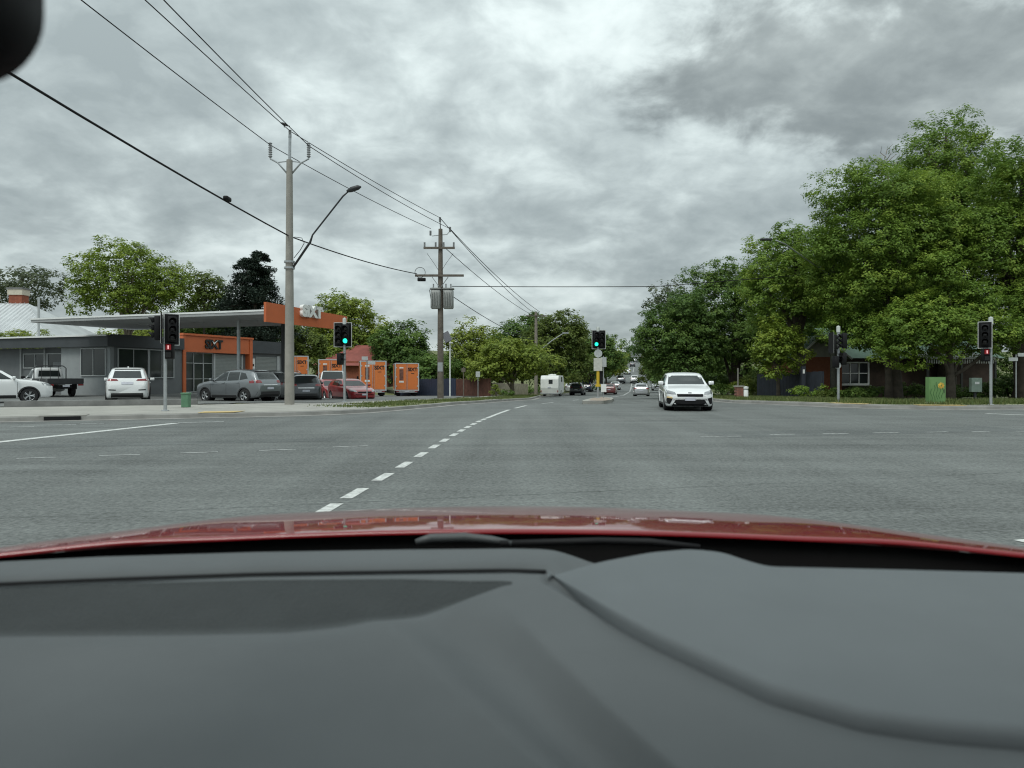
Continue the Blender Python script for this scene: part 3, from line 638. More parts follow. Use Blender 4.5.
# ------------------------------------------------------------------ overhead wires
def wire(label, pts, r, sag=.0, group='overhead wires'):
    mb = MB(); path = []
    for a, b in zip(pts[:-1], pts[1:]):
        a = Vector(a); b = Vector(b); n = 14
        for i in range(n):
            t = i/n; p = a.lerp(b, t); p.z -= sag*4*t*(1-t)*(b-a).length/30; path.append(p)
    path.append(Vector(pts[-1])); mb.tube(path, r, 6); o = mb.build('overhead_wire', BLACK, None, True); tag(o, label, 'wire', group); return o
def W1(u, v): return (gx(u,28.9), 28.9, gz(v,28.9))
def W2(u, v): return (gx(u,Y2), Y2-.1, gz(v,Y2))
def W3(u, v): return (gx(u,Y3), Y3, gz(v,Y3))
wire('bare wire over the left insulator of the concrete pole', [(-12.3,-10,11.0), W1(271,145.5), W2(431,229)], .016, .25)
wire('bare wire over the top mast of the concrete pole', [(-11.4,-10,11.75), W1(290,131), W2(440,218)], .016, .2)
wire('bare wire over the right insulator of the concrete pole', [(-9.1,-10,11.1), W1(309,146), W2(450,229)], .016, .28)
wire('thick bundled cable slung low past the concrete pole to the crossarm', [(-9.3,-10,7.5), W1(289,236), W2(417,274)], .028, .3)
jb = MB().rbox((-9.05,22.6,6.93), (.16,.36,.13), .05); o = jb.build('cable_joint', BLACK, None, True, 50); tag(o, 'small black joint box clamped on the thick bundled cable', 'joint box')
wire('bare wire running from the transformer pole mast down the far road', [W2(440,218), W3(531,311)], .022, .3)
wire('bare wire running from the transformer pole side insulator down the far road', [W2(450,229), W3(540,312)], .022, .3)
wire('bare wire running from the upper crossarm down the far road', [W2(444,247), W3(534,316)], .02, .3)
wire('sagging cable from the transformer down the far road', [W2(452,296), W3(534,340)], .022, .3)
wire('single cable crossing the road to the elms', [W2(452,286.5), (gx(655,Y4+2), Y4+2, gz(286.5,Y4+2)), (P4.x, P4.y, gz(272,Y4))], .022, .06)

# ------------------------------------------------------------------ traffic signals
GRN = P('green_lamp', (.02,.5,.4), .4, emit=(.02,.85,.55), es=1.7); REDL = P('red_lamp', (.5,.02,.02), .4, emit=(1.,.04,.05), es=1.2)
LENS = P('dead_lens', (.015,.013,.013), .25); BORD = P('target_border', (.62,.63,.62), .5); PCAP = P('pole_cap', (.62,.65,.62), .5)
def head(par, c, yaw, cols=1, lit=None, s=1., board=True):
    """signal head at c facing local -y after yaw; lit=(col,row,material)"""
    h = bpy.data.objects.new('signal_head', None); COL.objects.link(h); h.parent = par; h.location = c; h.rotation_euler = (0, 0, yaw)
    wd = .36*cols*s; ht = 1.02*s
    mb = MB()
    for i in range(cols): mb.rbox(((i-(cols-1)/2)*.36*s, .06, 0), (.33*s, .2, ht), .05)
    # thing > part > sub-part: the housing carries the lamps
    hb = mb.build('housing', BLACK, h, True, 50)
    if board:
        bw, bh = wd+.22*s, ht+.26*s
        MB().rbox((0, .17, 0), (bw, .015, bh), .001).build('target_board', BLACK, h)
        fr = MB(); t = .028*s
        for (x0, x1, z0, z1) in ((-bw/2, bw/2, bh/2-t, bh/2), (-bw/2, bw/2, -bh/2, -bh/2+t), (-bw/2, -bw/2+t, -bh/2+t, bh/2-t), (bw/2-t, bw/2, -bh/2+t, bh/2-t)):
            fr.box(((x0+x1)/2, .158, (z0+z1)/2), (x1-x0, .008, z1-z0))
        fr.build('board_border', BORD, h)
    for i in range(cols):
        for j in range(3):
            x = (i-(cols-1)/2)*.36*s; z = (1-j)*.32*s
            m = lit[2] if lit and lit[0] == i and lit[1] == j else LENS
            MB().lathe([(.001,-.03),(.08*s,-.022),(.125*s,0),(.125*s,.03)], (0,1,0), (x,-.045,z), 18).build('lens', m, h, True, 50)
            v = MB(); n = 12; a0, a1 = R(-35), R(215); vs = []
            for k in range(n+1):
                a = a0+(a1-a0)*k/n; r = .14*s
                dep_ = .24*s*(.45+.55*max(0, math.sin(a)))
                vs += [(x+math.cos(a)*r, -.04, z+math.sin(a)*r), (x+math.cos(a)*r, -.04-dep_, z+math.sin(a)*r)]
            fs = [(2*k, 2*k+1, 2*k+3, 2*k+2) for k in range(n)]; v.add(vs, fs); vo = v.build('visor', BLACK, h, True)
            sm = vo.modifiers.new('s', 'SOLIDIFY'); sm.thickness = .008
    return h
def ped(par, c, yaw, lit=True):
    h = bpy.data.objects.new('pedestrian_lamp', None); COL.objects.link(h); h.parent = par; h.location = c; h.rotation_euler = (0,0,yaw)
    MB().rbox((0,.08,0), (.26,.2,.52), .03).build('housing', BLACK, h, True, 50)
    MB().rbox((0,-.03,.12), (.17,.02,.18), .02).build('red_lens', P('ped_red_field', (.12,.008,.008), .4, emit=(.6,.01,.02), es=.22) if lit else LENS, h)
    if lit:
        m = MB(); m.tube([(0,-.048,.06),(0,-.048,.13)], .018, 6); m.box((0,-.046,.155), (.04,.012,.04)); m.build('red_figure', P('ped_figure', (.7,.3,.3), .4, emit=(1.,.55,.55), es=1.), h)
    MB().rbox((0,-.03,-.12), (.17,.02,.18), .02).build('green_lens', LENS, h)
    for z in (.12, -.12): MB().box((0,-.1,z+.11), (.24,.16,.012)).build('visor', BLACK, h)
    return h
def signal(label, u, vb, vt, Y, heads, peds, dz=.14, r=.055, extra=None):
    p = Vector((gx(u,Y), Y, gz(vb,Y))); p.z = Tz(p.x, Y)+dz
    o = thing('traffic_signal', label, 'traffic light', p, 0., 'traffic signals of the crossing'); ht = gz(vt,Y)-p.z
    MB().tube([(0,0,-.3),(0,0,ht-.22)], r, 12).build('pole', GALV, o, True, 40); MB().lathe([(.001,0),(r*1.5,0),(r*1.5,.26),(.001,.3)], (0,0,1), (0,0,ht-.28), 12).build('pole_cap', PCAP, o, True, 40)
    MB().lathe([(r,0),(r*2.2,0),(r*2.2,.03),(r,.05)], (0,0,1), (0,0,0), 12).build('base_flange', GALV, o)
    for (uc, vc, yaw, cols, lit, s, board) in heads:
        hx = gx(uc,Y)-p.x; hz = gz(vc,Y)-p.z; head(o, (hx, -.15, hz), yaw, cols, lit, s, board)
        if abs(hx) > .1:
            for z in (.4, -.4): MB().tube([(0,0,hz+z*s),(hx,-.08,hz+z*s)], .022, 6).build('bracket', GALV, o)
    for (uc, vc, yaw, lit) in peds:
        hx = gx(uc,Y)-p.x; hz = gz(vc,Y)-p.z; ped(o, (hx, -.12, hz), yaw, lit); MB().tube([(0,0,hz),(hx,-.04,hz)], .02, 6).build('bracket', GALV, o)
    return o
sA = signal('grey signal pole in front of the depot with two heads and a red figure', 165.3, 415.6, 311, 23.5, [(174.5,329.5,R(32),1,None,.82,True),(158,328.5,R(-68),1,None,.78,True)], [(170.5,351,R(4),True)])
sB = signal('signal on the near left corner beside the red cars, showing green', 344.5, 405, 318, 31.7, [(342.8,334.8,R(0),2,(1,2,GRN),.86,True)], [(342.3,359,R(75),False)])
sM = signal('signal on the traffic island with yellow sleeve, showing green', 598, 400.5, 327, 45.5, [(598.8,339.5,R(0),2,(0,2,GRN),.95,True)], [], .16, .07)
def onm(u, v): return (gx(u,45.5)-sM.location.x, gz(v,45.5)-sM.location.z)
x, z = onm(598,353.5); MB().lathe([(.001,-.01),(.26,-.01),(.26,.01),(.001,.01)], (0,1,0), (x,-.1,z), 20).build('round_sign', SGN, sM)
x, z = onm(597.8,364.5); box('sign_plate', P('pale_sign',(.55,.55,.5),.5), sM, (x,-.11,z), (.55,.02,.82)); x, z = onm(603.5,362); box('sign_plate', SGN, sM, (x,-.05,z), (.36,.02,.62))
x, z = onm(598,377); MB().tube([(0,0,z-.62),(0,0,z+.62)], .10, 10).build('yellow_sleeve', P('yellow_board',(.62,.42,.03),.5), sM)
x, z = onm(600.5,377.5); box('dark_plate', BLACK, sM, (x,.03,z), (.30,.06,.8)); x, z = onm(598,385.5); box('yellow_band', P('yellow_board',(.62,.42,.03),.5), sM, (x,-.06,z), (.34,.03,.14))
x, z = onm(603.3,388); box('keep_sign', WHITE, sM, (x,-.2,z), (.34,.02,.50))
x0, _ = onm(603.5,360); MB().tube([(x0,0,0),(x0,0,onm(600,356)[1])], .03, 8).build('side_post', GALV, sM)
sC = signal('side-on signal pole with pale cap in front of the brick house', 838.3, 405, 326, 31.7, [(833.2,343,R(95),1,None,.72,True),(841.3,341,R(-95),1,None,.66,False)], [(840.3,359,R(-70),False),(836,362,R(100),False)])
x = -.08; z = gz(365.5,31.7)-sC.location.z; MB().lathe([(.001,-.01),(.15,-.01),(.15,.01),(.001,.01)], (.3,1,0), (x,-.1,z), 18).build('round_sign', SGN, sC)
sD = signal('signal pole beside the green cabinet with red standing figure', 990.8, 408.5, 317, 28.4, [(982.5,335,R(-34),1,None,.84,True)], [(984.5,355,R(-6),True)])
# ------------------------------------------------------------------ small roadside boxes
CABG = P('cabinet_green', (.14,.27,.10), .55, var=.12, scale=2); STK = P('sticker_orange', (.75,.36,.04), .5, var=.35, scale=14, col2=(.8,.6,.1)); VINE = P('painted_vine', (.06,.15,.05), .6)
Yc = 28.9; pc = Vector((gx(935.5,Yc), Yc, Tz(18,Yc)+.15)); cb = thing('signal_cabinet', 'green signal control cabinet painted with vines and an orange flower', 'cabinet', pc)
hc = gz(377.5,Yc)-pc.z; MB().rbox((0,0,hc/2), (.66,.30,hc), .02).build('housing', CABG, cb); MB().rbox((0,0,hc+.008), (.665,.305,.02), .02).build('lid', CABG, cb); MB().rbox((0,0,.04), (.69,.33,.08), .01).build('plinth', CONC, cb)
dfr = MB(); dfr.box((0,-.156,hc*.5), (.58,.012,hc*.86)); dfr = dfr.build('door', CABG, cb)
fl = MB(); rnd = random.Random(4)
for i in range(7):
    a = i*.9; fl.lathe([(.001,-.004),(.055,-.002),(.055,.004)], (0,1,0), (.13+math.cos(a)*.075,-.168,hc*.70+math.sin(a)*.075), 8)
fl.build('painted_flower', STK, dfr)
for s in range(5):
    pts = [(-.26+s*.11+.04*math.sin(k*1.4+s), -.164, .15+k*.1+s*.03) for k in range(6+s % 3)]; MB().tube(pts, .012, 4).build('painted_vine', VINE, dfr)
MB().rbox((.25,-.17,hc*.5), (.03,.02,.14), .008).build('handle', DARKM, cb)
Yb = 26.3; pb_ = Vector((gx(186,Yb), Yb, .14)); gb = thing('service_pillar', 'small plain green service box on the footpath by the depot', 'service box', pb_)
h_ = gz(394,Yb)-.14; GB2 = P('service_green', (.10,.22,.13), .6, var=.12); MB().rbox((0,0,h_/2), (.27,.25,h_), .03).build('housing', GB2, gb); MB().rbox((0,0,h_+.02), (.31,.29,.06), .04).build('lid', GB2, gb)
Yn = 36; pn = Vector((gx(975.5,Yn), Yn, Tz(20,Yn)+.15)); nb = thing('meter_box', 'pale grey-green box on a short post in the shade behind the cabinet', 'meter box', pn)
MB().rbox((0,0,(gz(378,Yn)+gz(392,Yn))/2-pn.z), (.53,.25,.72), .03).build('housing', P('meter_green',(.15,.20,.17),.6,var=.2), nb); box('post', DARKM, nb, (0,.05,.3), (.1,.1,.7)); box('label_plate', SGN, nb, (.0,-.135,gz(383,Yn)-pn.z), (.22,.01,.12))
Yw = 41; pw = Vector((gx(746,Yw), Yw, Tz(14,Yw)+.15)); wb = thing('marker_bollard', 'short white bollard standing in the grass by the brick pillar', 'bollard', pw)
MB().lathe([(.001,0),(.13,0),(.13,.52),(.10,.56),(.10,.60),(.14,.62),(.14,.72),(.001,.76)], (0,0,1), (0,0,-.02), 14).build('body', WHITE, wb, True, 40); MB().lathe([(.132,.56),(.132,.60)], (0,0,1), (0,0,-.02), 14).build('band', GALV, wb)
Yp = 43; pp = Vector((gx(739,Yp), Yp, Tz(14,Yp)+.15)); bp = thing('brick_pillar', 'low brick gate pillar at the edge of the garden', 'pillar', pp)
RB2 = P('pillar_brick', (.28,.13,.10), .9, var=.35, scale=9, bump=.4)
mb = MB()
for k in range(7):
    for j in range(2): mb.box((-.11+j*.22+(.02 if k % 2 else -.02),0,.05+k*.1), (.205,.42,.088))
mb.build('brick_courses', RB2, bp)['kind'] = 'stuff'; box('core', CONC_D, bp, (0,0,.34), (.38,.36,.7)); box('coping', CONC, bp, (0,0,.75), (.52,.5,.08))

# ------------------------------------------------------------------ brick house under the elms
Yh = 47; H = thing('brick_house', 'shaded red brick house with green gable roof and white sash windows', 'house', (gx(850,Yh), Yh, Tz(22,Yh)+.15))
hzb = H.location.z
BR = P('house_brick', (.30,.095,.05), .88, var=.3, scale=5, bump=.4, col2=(.27,.10,.055)); GRF = P('green_roof', (.10,.17,.125), .6, var=.15, scale=1.5); BARGE = P('barge_board', (.50,.50,.47), .6)
def hx(u, Y=Yh): return gx(u,Y)-H.location.x
def hz(v, Y=Yh): return gz(v,Y)-hzb
# projecting gabled bay seen beside the signal pole
x0, x1 = hx(797), hx(842); zt = hz(357)
box('wall', BR, H, ((x0+x1)/2, 3.0, zt/2), (x1-x0, 6, zt)); xg = hx(813)
gm = (x0+x1)/2
mb = MB(); zr_ = hz(335)
mb.add([(x0-.3,-.5,zt-.1),(gm,-.5,zr_),(x1+.35,-.5,zt-.1),(x0-.3,7,zt-.1),(gm,7,zr_),(x1+.35,7,zt-.1)], [(0,3,4,1),(1,4,5,2)]); ro = mb.build('roof', GRF, H); sm = ro.modifiers.new('s','SOLIDIFY'); sm.thickness = .08
mb = MB(); mb.add([(x0,0,zt),(gm,0,zr_-.15),(x1,0,zt)], [(0,1,2)]); mb.build('gable_wall', P('gable_shingle',(.33,.32,.28),.8,var=.2,scale=4), H)
for (a, b) in (((x0-.35,-.56,zt-.15),(gm,-.56,zr_)), ((gm,-.56,zr_),(x1+.4,-.56,zt-.15))): MB().tube([a, b], .07, 4).build('barge_board', BARGE, H)
# main range with the sash window
x2 = hx(1010)
box('wall', P('shade_dark_wall', (.06,.04,.03), .85, var=.3, scale=3), H, ((x1+x2)/2, 4.2, zt/2), (x2-x1, 5.4, zt))  # wall colour taken near-black to stand in for deep shade under the elms
mb = MB(); mb.add([(x1-.1,1.0,zt-.05),(x2+.4,1.0,zt-.05),(x2-2,4.5,zt+2.2),(x1+.1,4.5,zt+2.2),(x1-.1,8,zt-.05),(x2+.4,8,zt-.05)], [(0,1,2,3),(3,2,5,4),(1,5,2)]); mb.build('roof', GRF, H)
def sash(u0, u1, v0, v1, y):
    a, b, c, d = hx(u0), hx(u1), hz(v1), hz(v0); mb = MB(); t = .09
    for (p, q1, r1, s1) in ((a,b,d-t,d),(a,b,c,c+t),(a,a+t,c+t,d-t),(b-t,b,c+t,d-t)): mb.box(((p+q1)/2, y-.05, (r1+s1)/2), (q1-p, .12, s1-r1))
    f = mb.build('window', WHITE, H); m = (a+b)/2; zm = (c+d)/2
    for i in (0, 1, 2):
        xa = a+t+(b-a-2*t)*i/3; xb = a+t+(b-a-2*t)*(i+1)/3
        for j in (0, 1):
            za = c+t+(d-c-2*t)*j/2; zb2 = c+t+(d-c-2*t)*(j+1)/2; box('pane', WGLASS, f, ((xa+xb)/2, y-.02, (za+zb2)/2), (xb-xa-.05, .02, zb2-za-.05))
        if i: box('mullion', WHITE, f, (xa, y-.06, zm), (.06, .06, d-c-2*t))
    box('meeting_rail', WHITE, f, (m, y-.066, zm), (b-a-2*t, .06, .06)); box('sill', BARGE, f, (m, y-.12, c-.04), (b-a+.2, .2, .07))
sash(850, 880, 361.5, 385, 1.5)
# verandah with a valance; shade put into the dark iron and post colours
vx0, vx1 = hx(915), hx(985); mb = MB(); mb.add([(vx0,-1.2,hz(359)),(vx1,-1.2,hz(359)),(vx1,1.5,hz(352)),(vx0,1.5,hz(352))], [(0,1,2,3)]); vr = mb.build('verandah_roof', P('verandah_iron',(.09,.10,.09),.6,var=.2), H); sm = vr.modifiers.new('s','SOLIDIFY'); sm.thickness = .05
box('gutter', P('verandah_gutter',(.24,.25,.23),.5), H, ((vx0+vx1)/2,-1.25,hz(358.5)), (vx1-vx0,.12,.14))
for i in range(30):
    xx = vx0+.1+i*(vx1-vx0-.2)/29; mb = MB(); mb.box((xx,-1.2,hz(361.8)), (.07,.03,.26)); mb.build('valance_picket', BARGE, H)
for xx in (vx0+.15, (vx0+vx1)/2, vx1-.15): box('verandah_post', P('dark_post',(.06,.06,.055),.7), H, (xx,-1.2,hz(362)/2), (.12,.12,hz(362)))
o = fence('paling_fence', 'charcoal paling fence on the far verge left of the brick house', (gx(757,49),49), (gx(822,41),41), 1.75, CHARF, .18)
gp = thing('gate_post', 'dark garden gate post with small white number plate', 'gate post', (gx(803,42.3),42.3,Tz(17,42)+.15)); box('post', CHARF, gp, (0,0,.95), (.22,.2,1.95)); box('plate', WHITE, gp, (0,-.12,1.62), (.12,.02,.24))

# ------------------------------------------------------------------ vehicles
def paint(name, col, metal=0., rough=.28): return P('paint_'+name, col, rough, metal, var=.02, scale=2, coat=1.)
def catmull(P_, n):
    P_ = np.array(P_, float); m = len(P_); t = np.linspace(0, m-1, n); i = np.clip(t.astype(int), 0, m-2); f = (t-i)[:, None]
    p0 = P_[np.clip(i-1, 0, m-1)]; p1 = P_[i]; p2 = P_[i+1]; p3 = P_[np.clip(i+2, 0, m-1)]
    return .5*((2*p1)+(-p0+p2)*f+(2*p0-5*p1+4*p2-p3)*f**2+(-p0+3*p1-3*p2+p3)*f**3)
def smooth_interp(x, pts, s=.12):
    xs_ = np.array([p[0] for p in pts]); ys_ = np.array([p[1] for p in pts])
    k = np.linspace(-1, 1, 9); w_ = 1-np.abs(k)*.9
    return sum(wi*np.interp(x+ki*s, xs_, ys_) for ki, wi in zip(k, w_))/w_.sum()
class Car:
    """lofted body; local x forward, y left, z up, origin on the ground under the middle"""
    def __init__(c, name, label, L_, W_, top, belt, bodym, wheels, r, clad=None, group=None, cat='car', zb=.2, tumble=.74, plan=None, rimm=None):
        c.L = L_; c.W = W_; c.o = thing(name, label, cat, group=group); c.bm = bodym
        n = 84; d = L_*(.5-.5*np.cos(np.linspace(0, math.pi, n))); d = .55*d+.45*np.linspace(0, L_, n)
        zt = smooth_interp(d, top); zs = np.minimum(smooth_interp(d, belt, .2), zt-.012)
        plan = plan or [(0,.66),(.08,.80),(.25,.92),(.7,.985),(1.2,1),(L_-1.2,1),(L_-.6,.975),(L_-.2,.91),(L_-.06,.84),(L_,.76)]
        wv = smooth_interp(d, plan, .05)*W_/2
        zbv = smooth_interp(d, [(0,zb+.12),(.15,zb+.03),(.5,zb),(L_-.5,zb),(L_-.12,zb+.06),(L_,zb+.2)], .05)
        rings = []
        for i in range(n):
            w_, b, s, t = wv[i], zbv[i], zs[i], zt[i]; g = min(1., max(0., (t-s)/.42)); wr = w_*(.93-(.93-tumble)*g)
            e = min(1., max(0., (t-s)/.15))
            pts = [(0,b),(w_*.6,b),(w_*.9,b),(w_*.975,b+.08),(w_*.995,b+.20),(w_*1.0,b+(s-b)*.55),(w_*.992,s-.13),(w_*.965,s-.02),
                   (w_*.945,s+.01*e+.0),(w_*.945+(wr-w_*.945)*.5,s+(t-s)*.50),(wr,t-.10*g-.0),(wr*.93,t-.035*g),(wr*.72,t-.0),(wr*.36,t+.012),(0,t+.016)]
            h = catmull(pts, 43); rings.append(np.vstack([h, (h*[-1,1])[-2:0:-1]]))
        A = np.stack([np.column_stack([np.full(len(rr_), L_/2-d[i]), rr_[:,0], rr_[:,1]]) for i, rr_ in enumerate(rings)])
        mb = MB(); m = A.shape[1]; mb.v = A.reshape(-1, 3).tolist(); c.wh = wheels; c.r = r
        full = []; cut = []
        for i in range(n-1):
            for j in range(m):
                f = (i*m+j, i*m+(j+1) % m, (i+1)*m+(j+1) % m, (i+1)*m+j); full.append(f)
                ce = A[i:i+2, [j, (j+1) % m]].reshape(-1, 3).mean(0)
                if any((ce[0]-wx)**2+(ce[2]-r)**2 < (r+.045)**2 and abs(ce[1]) > W_*.30 for wx in wheels): continue
                cut.append(f)
        caps = [tuple(range(m))[::-1], tuple((n-1)*m+k for k in range(m))]
        mb.f = cut+caps; c.body = mb.build('body', bodym, c.o, True, 42)
        c.bvh = BVHTree.FromPolygons([Vector(v) for v in mb.v], full+caps)
        ar = clad or bodym
        for wx in wheels:
            for s in (-1, 1):
                a = MB(); k = 18; R0, R1 = r+.015, r+.075; vs = []
                ys_ = []
                for t in range(k+1):
                    an = R(-8)+R(196)*t/k
                    x, z = wx+math.cos(an)*R1, r+math.sin(an)*R1
                    h = c.bvh.ray_cast(Vector((x, s*3, max(z, .25))), Vector((0, -s, 0)))[0]; y_ = abs(h.y) if h else W_/2
                    y_ = max(y_, W_*.44)+.012
                    for (rr_, yy) in ((R0, y_), (R1, y_), (R1, y_-.06), (R0, y_-.22)): vs.append((wx+math.cos(an)*rr_, s*yy, r+math.sin(an)*rr_))
                a.add(vs, [(t*4+p, t*4+(p+1) % 4, t*4+4+(p+1) % 4, t*4+4+p) for t in range(k) for p in range(4)]); a.build('wheel_arch', ar, c.o, True, 40)
                lin = MB(); lin.lathe([(r+.03,-.3),(r+.03,.0)], (0, s, 0), (wx, s*(W_/2-.07), r), 20); lin.lathe([(.001,0),(r+.03,0)], (0,s,0), (wx, s*(W_/2-.36), r), 20); lin.build('arch_liner', BLACK, c.o)
                c.wheel(wx, s*(W_/2-.115), r, s, rimm or RIMM)
    def wheel(c, x, y, r, s, rimm, wd=.21, parent=None):
        t = MB(); t.lathe([(r*.62,-wd/2),(r*.9,-wd/2),(r*.985,-wd*.36),(r,-wd*.2),(r,wd*.2),(r*.985,wd*.36),(r*.9,wd/2),(r*.62,wd/2)], (0,1,0), (0,0,0), 28); w_ = t.build('wheel', RUB, parent or c.o, True, 40); w_.location = (x, y, r)
        q_ = MB(); q_.lathe([(r*.66,s*.10),(r*.60,s*.085),(r*.57,s*.03)], (0,1,0), (0,0,0), 28); q_.lathe([(.001,s*.085),(r*.16,s*.085),(r*.19,s*.05)], (0,1,0), (0,0,0), 14)
        for k in range(5):
            for da in (-.16, .16):
                a = 2*math.pi*k/5+da; a0 = 2*math.pi*k/5
                p0 = Vector((math.cos(a0)*r*.14, s*.075, math.sin(a0)*r*.14)); p1 = Vector((math.cos(a)*r*.6, s*.085, math.sin(a)*r*.6)); q_.tube([p0, p1], [r*.075, r*.06], 5)
        q_.build('rim', rimm, w_, True, 40); b = MB(); b.lathe([(.001,s*.02),(r*.6,s*.02)], (0,1,0), (0,0,0), 20); b.build('brake_disc', DARKM, w_)
        return w_
    def panel(c, name, corners, axis, mat, off=.006, nu=9, nv=6, parent=None, skirt=.03):
        """bilinear patch laid on the body. axis 'f'/'b': corners are (y, z); 'l'/'r': corners are (x, z)"""
        (a, b, d, e) = [Vector((*q_, 0)) for q_ in corners]; G = []
        dr = {'f': Vector((-1,0,0)), 'b': Vector((1,0,0)), 'l': Vector((0,-1,0)), 'r': Vector((0,1,0))}[axis]
        for i in range(nv+1):
            row = []
            for j in range(nu+1):
                s, t = j/nu, i/nv; p = (a*(1-s)+b*s)*(1-t)+(e*(1-s)+d*s)*t
                o = Vector((0, p.x, p.y)) if axis in 'fb' else Vector((p.x, 0, p.y)); h = c.bvh.ray_cast(o-dr*6, dr)
                hit = h[0] if h[0] else None
                row.append((o, hit))
            G.append(row)
        hits = [h.dot(dr) for r_ in G for _, h in r_ if h]
        if not hits: return None
        md = float(np.median(hits)); V_ = []
        for r_ in G:
            for o, h in r_:
                if h is None: h = o-dr*o.dot(dr)+dr*md
                V_.append(h-dr*off)
        w_ = nu+1; fs = [(i*w_+j, i*w_+j+1, (i+1)*w_+j+1, (i+1)*w_+j) for i in range(nv) for j in range(nu)]
        rim = [j for j in range(w_)]+[(i+1)*w_-1 for i in range(1, nv+1)]+[nv*w_+j for j in range(nu-1, -1, -1)]+[i*w_ for i in range(nv-1, 0, -1)]
        k = len(V_); V_ += [V_[i]+dr*skirt for i in rim]; m = len(rim); fs += [(rim[i], rim[(i+1) % m], k+(i+1) % m, k+i) for i in range(m)]
        mb = MB().add(V_, fs); return mb.build(name, mat, parent or c.body if parent != 'o' else c.o, True, 35)
    def sides(c, name, corners, mat, **k):
        for ax in 'lr': c.panel(name, corners, ax, mat, parent='o', **k)
    def pair(c, name, corners, axis, mat, **k):
        c.panel(name, corners, axis, mat, parent='o', **k); c.panel(name, [(-y, z) for y, z in corners], axis, mat, parent='o', **k)
    def mirrors(c, x, z, mat):
        for s in (-1, 1):
            h = c.bvh.ray_cast(Vector((x, s*3, z)), Vector((0, -s, 0)))[0]; y_ = abs(h.y) if h else c.W/2
            m = MB(); m.rbox((x, s*(y_+.15), z+.06), (.13, .20, .14), .05); m.build('wing_mirror', mat, c.o, True, 60); MB().tube([(x, s*(y_-.02), z), (x, s*(y_+.08), z+.02)], .03, 6).build('mirror_stalk', BLACK, c.o)
    def place(c, u, Y, ang, dz=0., scale=1.):
        x = gx(u, Y); c.o.location = (x, Y, Tz(x, Y)+dz); c.o.rotation_euler = (0, 0, R(ang)); c.o.scale = (scale,)*3; return c
HL = P('headlight', (.24,.25,.26), .12, .3, var=.25, scale=9, coat=1.); TL = P('tail_light', (.22,.012,.014), .15, var=.2, scale=8, coat=1.); PLATE = P('number_plate', (.55,.56,.62), .5, var=.1); AMB = P('amber', (.75,.55,.25), .2, coat=1.)
CLAD = P('black_cladding', (.022,.022,.023), .6); CHROME = P('chrome', (.7,.7,.7), .15, 1.)
WP = paint('white', (.78,.79,.79)); SILV = paint('steel_grey', (.20,.215,.225), .5, .30); DGREY = paint('dark_grey', (.05,.055,.062), .4); REDP = paint('red', (.30,.018,.022), .1); SILVL = paint('silver', (.48,.49,.50), .6)

def hatch(name, label, mat, group=None, detail=True):
    c = Car(name, label, 4.5, 1.80, [(0,.56),(.04,.64),(.2,.72),(.6,.82),(1.25,.92),(1.45,.97),(2.1,1.34),(2.5,1.42),(3.2,1.44),(3.9,1.35),(4.25,1.12),(4.42,1.05),(4.47,.9),(4.5,.7)],
            [(0,.50),(.2,.66),(.6,.78),(1.4,.87),(2.5,.93),(3.6,1.0),(4.4,1.0),(4.5,.65)], mat, (1.33,-1.35), .325, group=group, zb=.15, tumble=.78)
    c.panel('windscreen', [(-.70,.975),(.70,.975),(.60,1.375),(-.60,1.375)], 'f', GLASS, parent='o'); c.panel('rear_window', [(-.58,1.09),(.58,1.09),(.50,1.33),(-.50,1.33)], 'b', GLASS, parent='o')
    c.sides('side_window', [(.66,.955),(-.28,.975),(-.28,1.335),(.02,1.325)], GLASS); c.sides('side_window', [(-.34,.99),(-1.15,1.03),(-.98,1.30),(-.34,1.335)], GLASS)
    c.pair('headlight', [(.84,.64),(.50,.61),(.53,.70),(.82,.785)], 'f', HL, off=.012)
    c.panel('grille', [(-.45,.535),(.45,.535),(.48,.635),(-.48,.635)], 'f', BLACK, parent='o', off=.012); c.panel('number_plate', [(-.19,.39),(.19,.39),(.19,.50),(-.19,.50)], 'f', PLATE, parent='o', off=.03)
    if detail:
        c.panel('lower_intake', [(-.66,.19),(.66,.19),(.52,.42),(-.52,.42)], 'f', BLACK, parent='o', off=.012); c.pair('fog_recess', [(.86,.28),(.72,.26),(.62,.47),(.84,.52)], 'f', BLACK, off=.012)
        c.panel('indicator', [(-.82,.49),(-.64,.47),(-.64,.525),(-.82,.545)], 'f', AMB, parent='o', off=.022)
        c.panel('badge', [(-.06,.66),(.06,.66),(.06,.69),(-.06,.69)], 'f', DARKM, parent='o', off=.012); c.panel('lip', [(-.75,.155),(.75,.155),(.75,.18),(-.75,.18)], 'f', mat, parent='o', off=.03)
    c.pair('tail_light', [(.84,.82),(.50,.84),(.50,.94),(.80,.97)], 'b', TL); c.panel('rear_plate', [(-.2,.60),(.2,.60),(.2,.71),(-.2,.71)], 'b', PLATE, parent='o')
    c.sides('sill', [(1.0,.2),(-1.0,.2),(-1.0,.27),(1.0,.27)], CLAD)
    c.mirrors(.72, .97, mat); return c
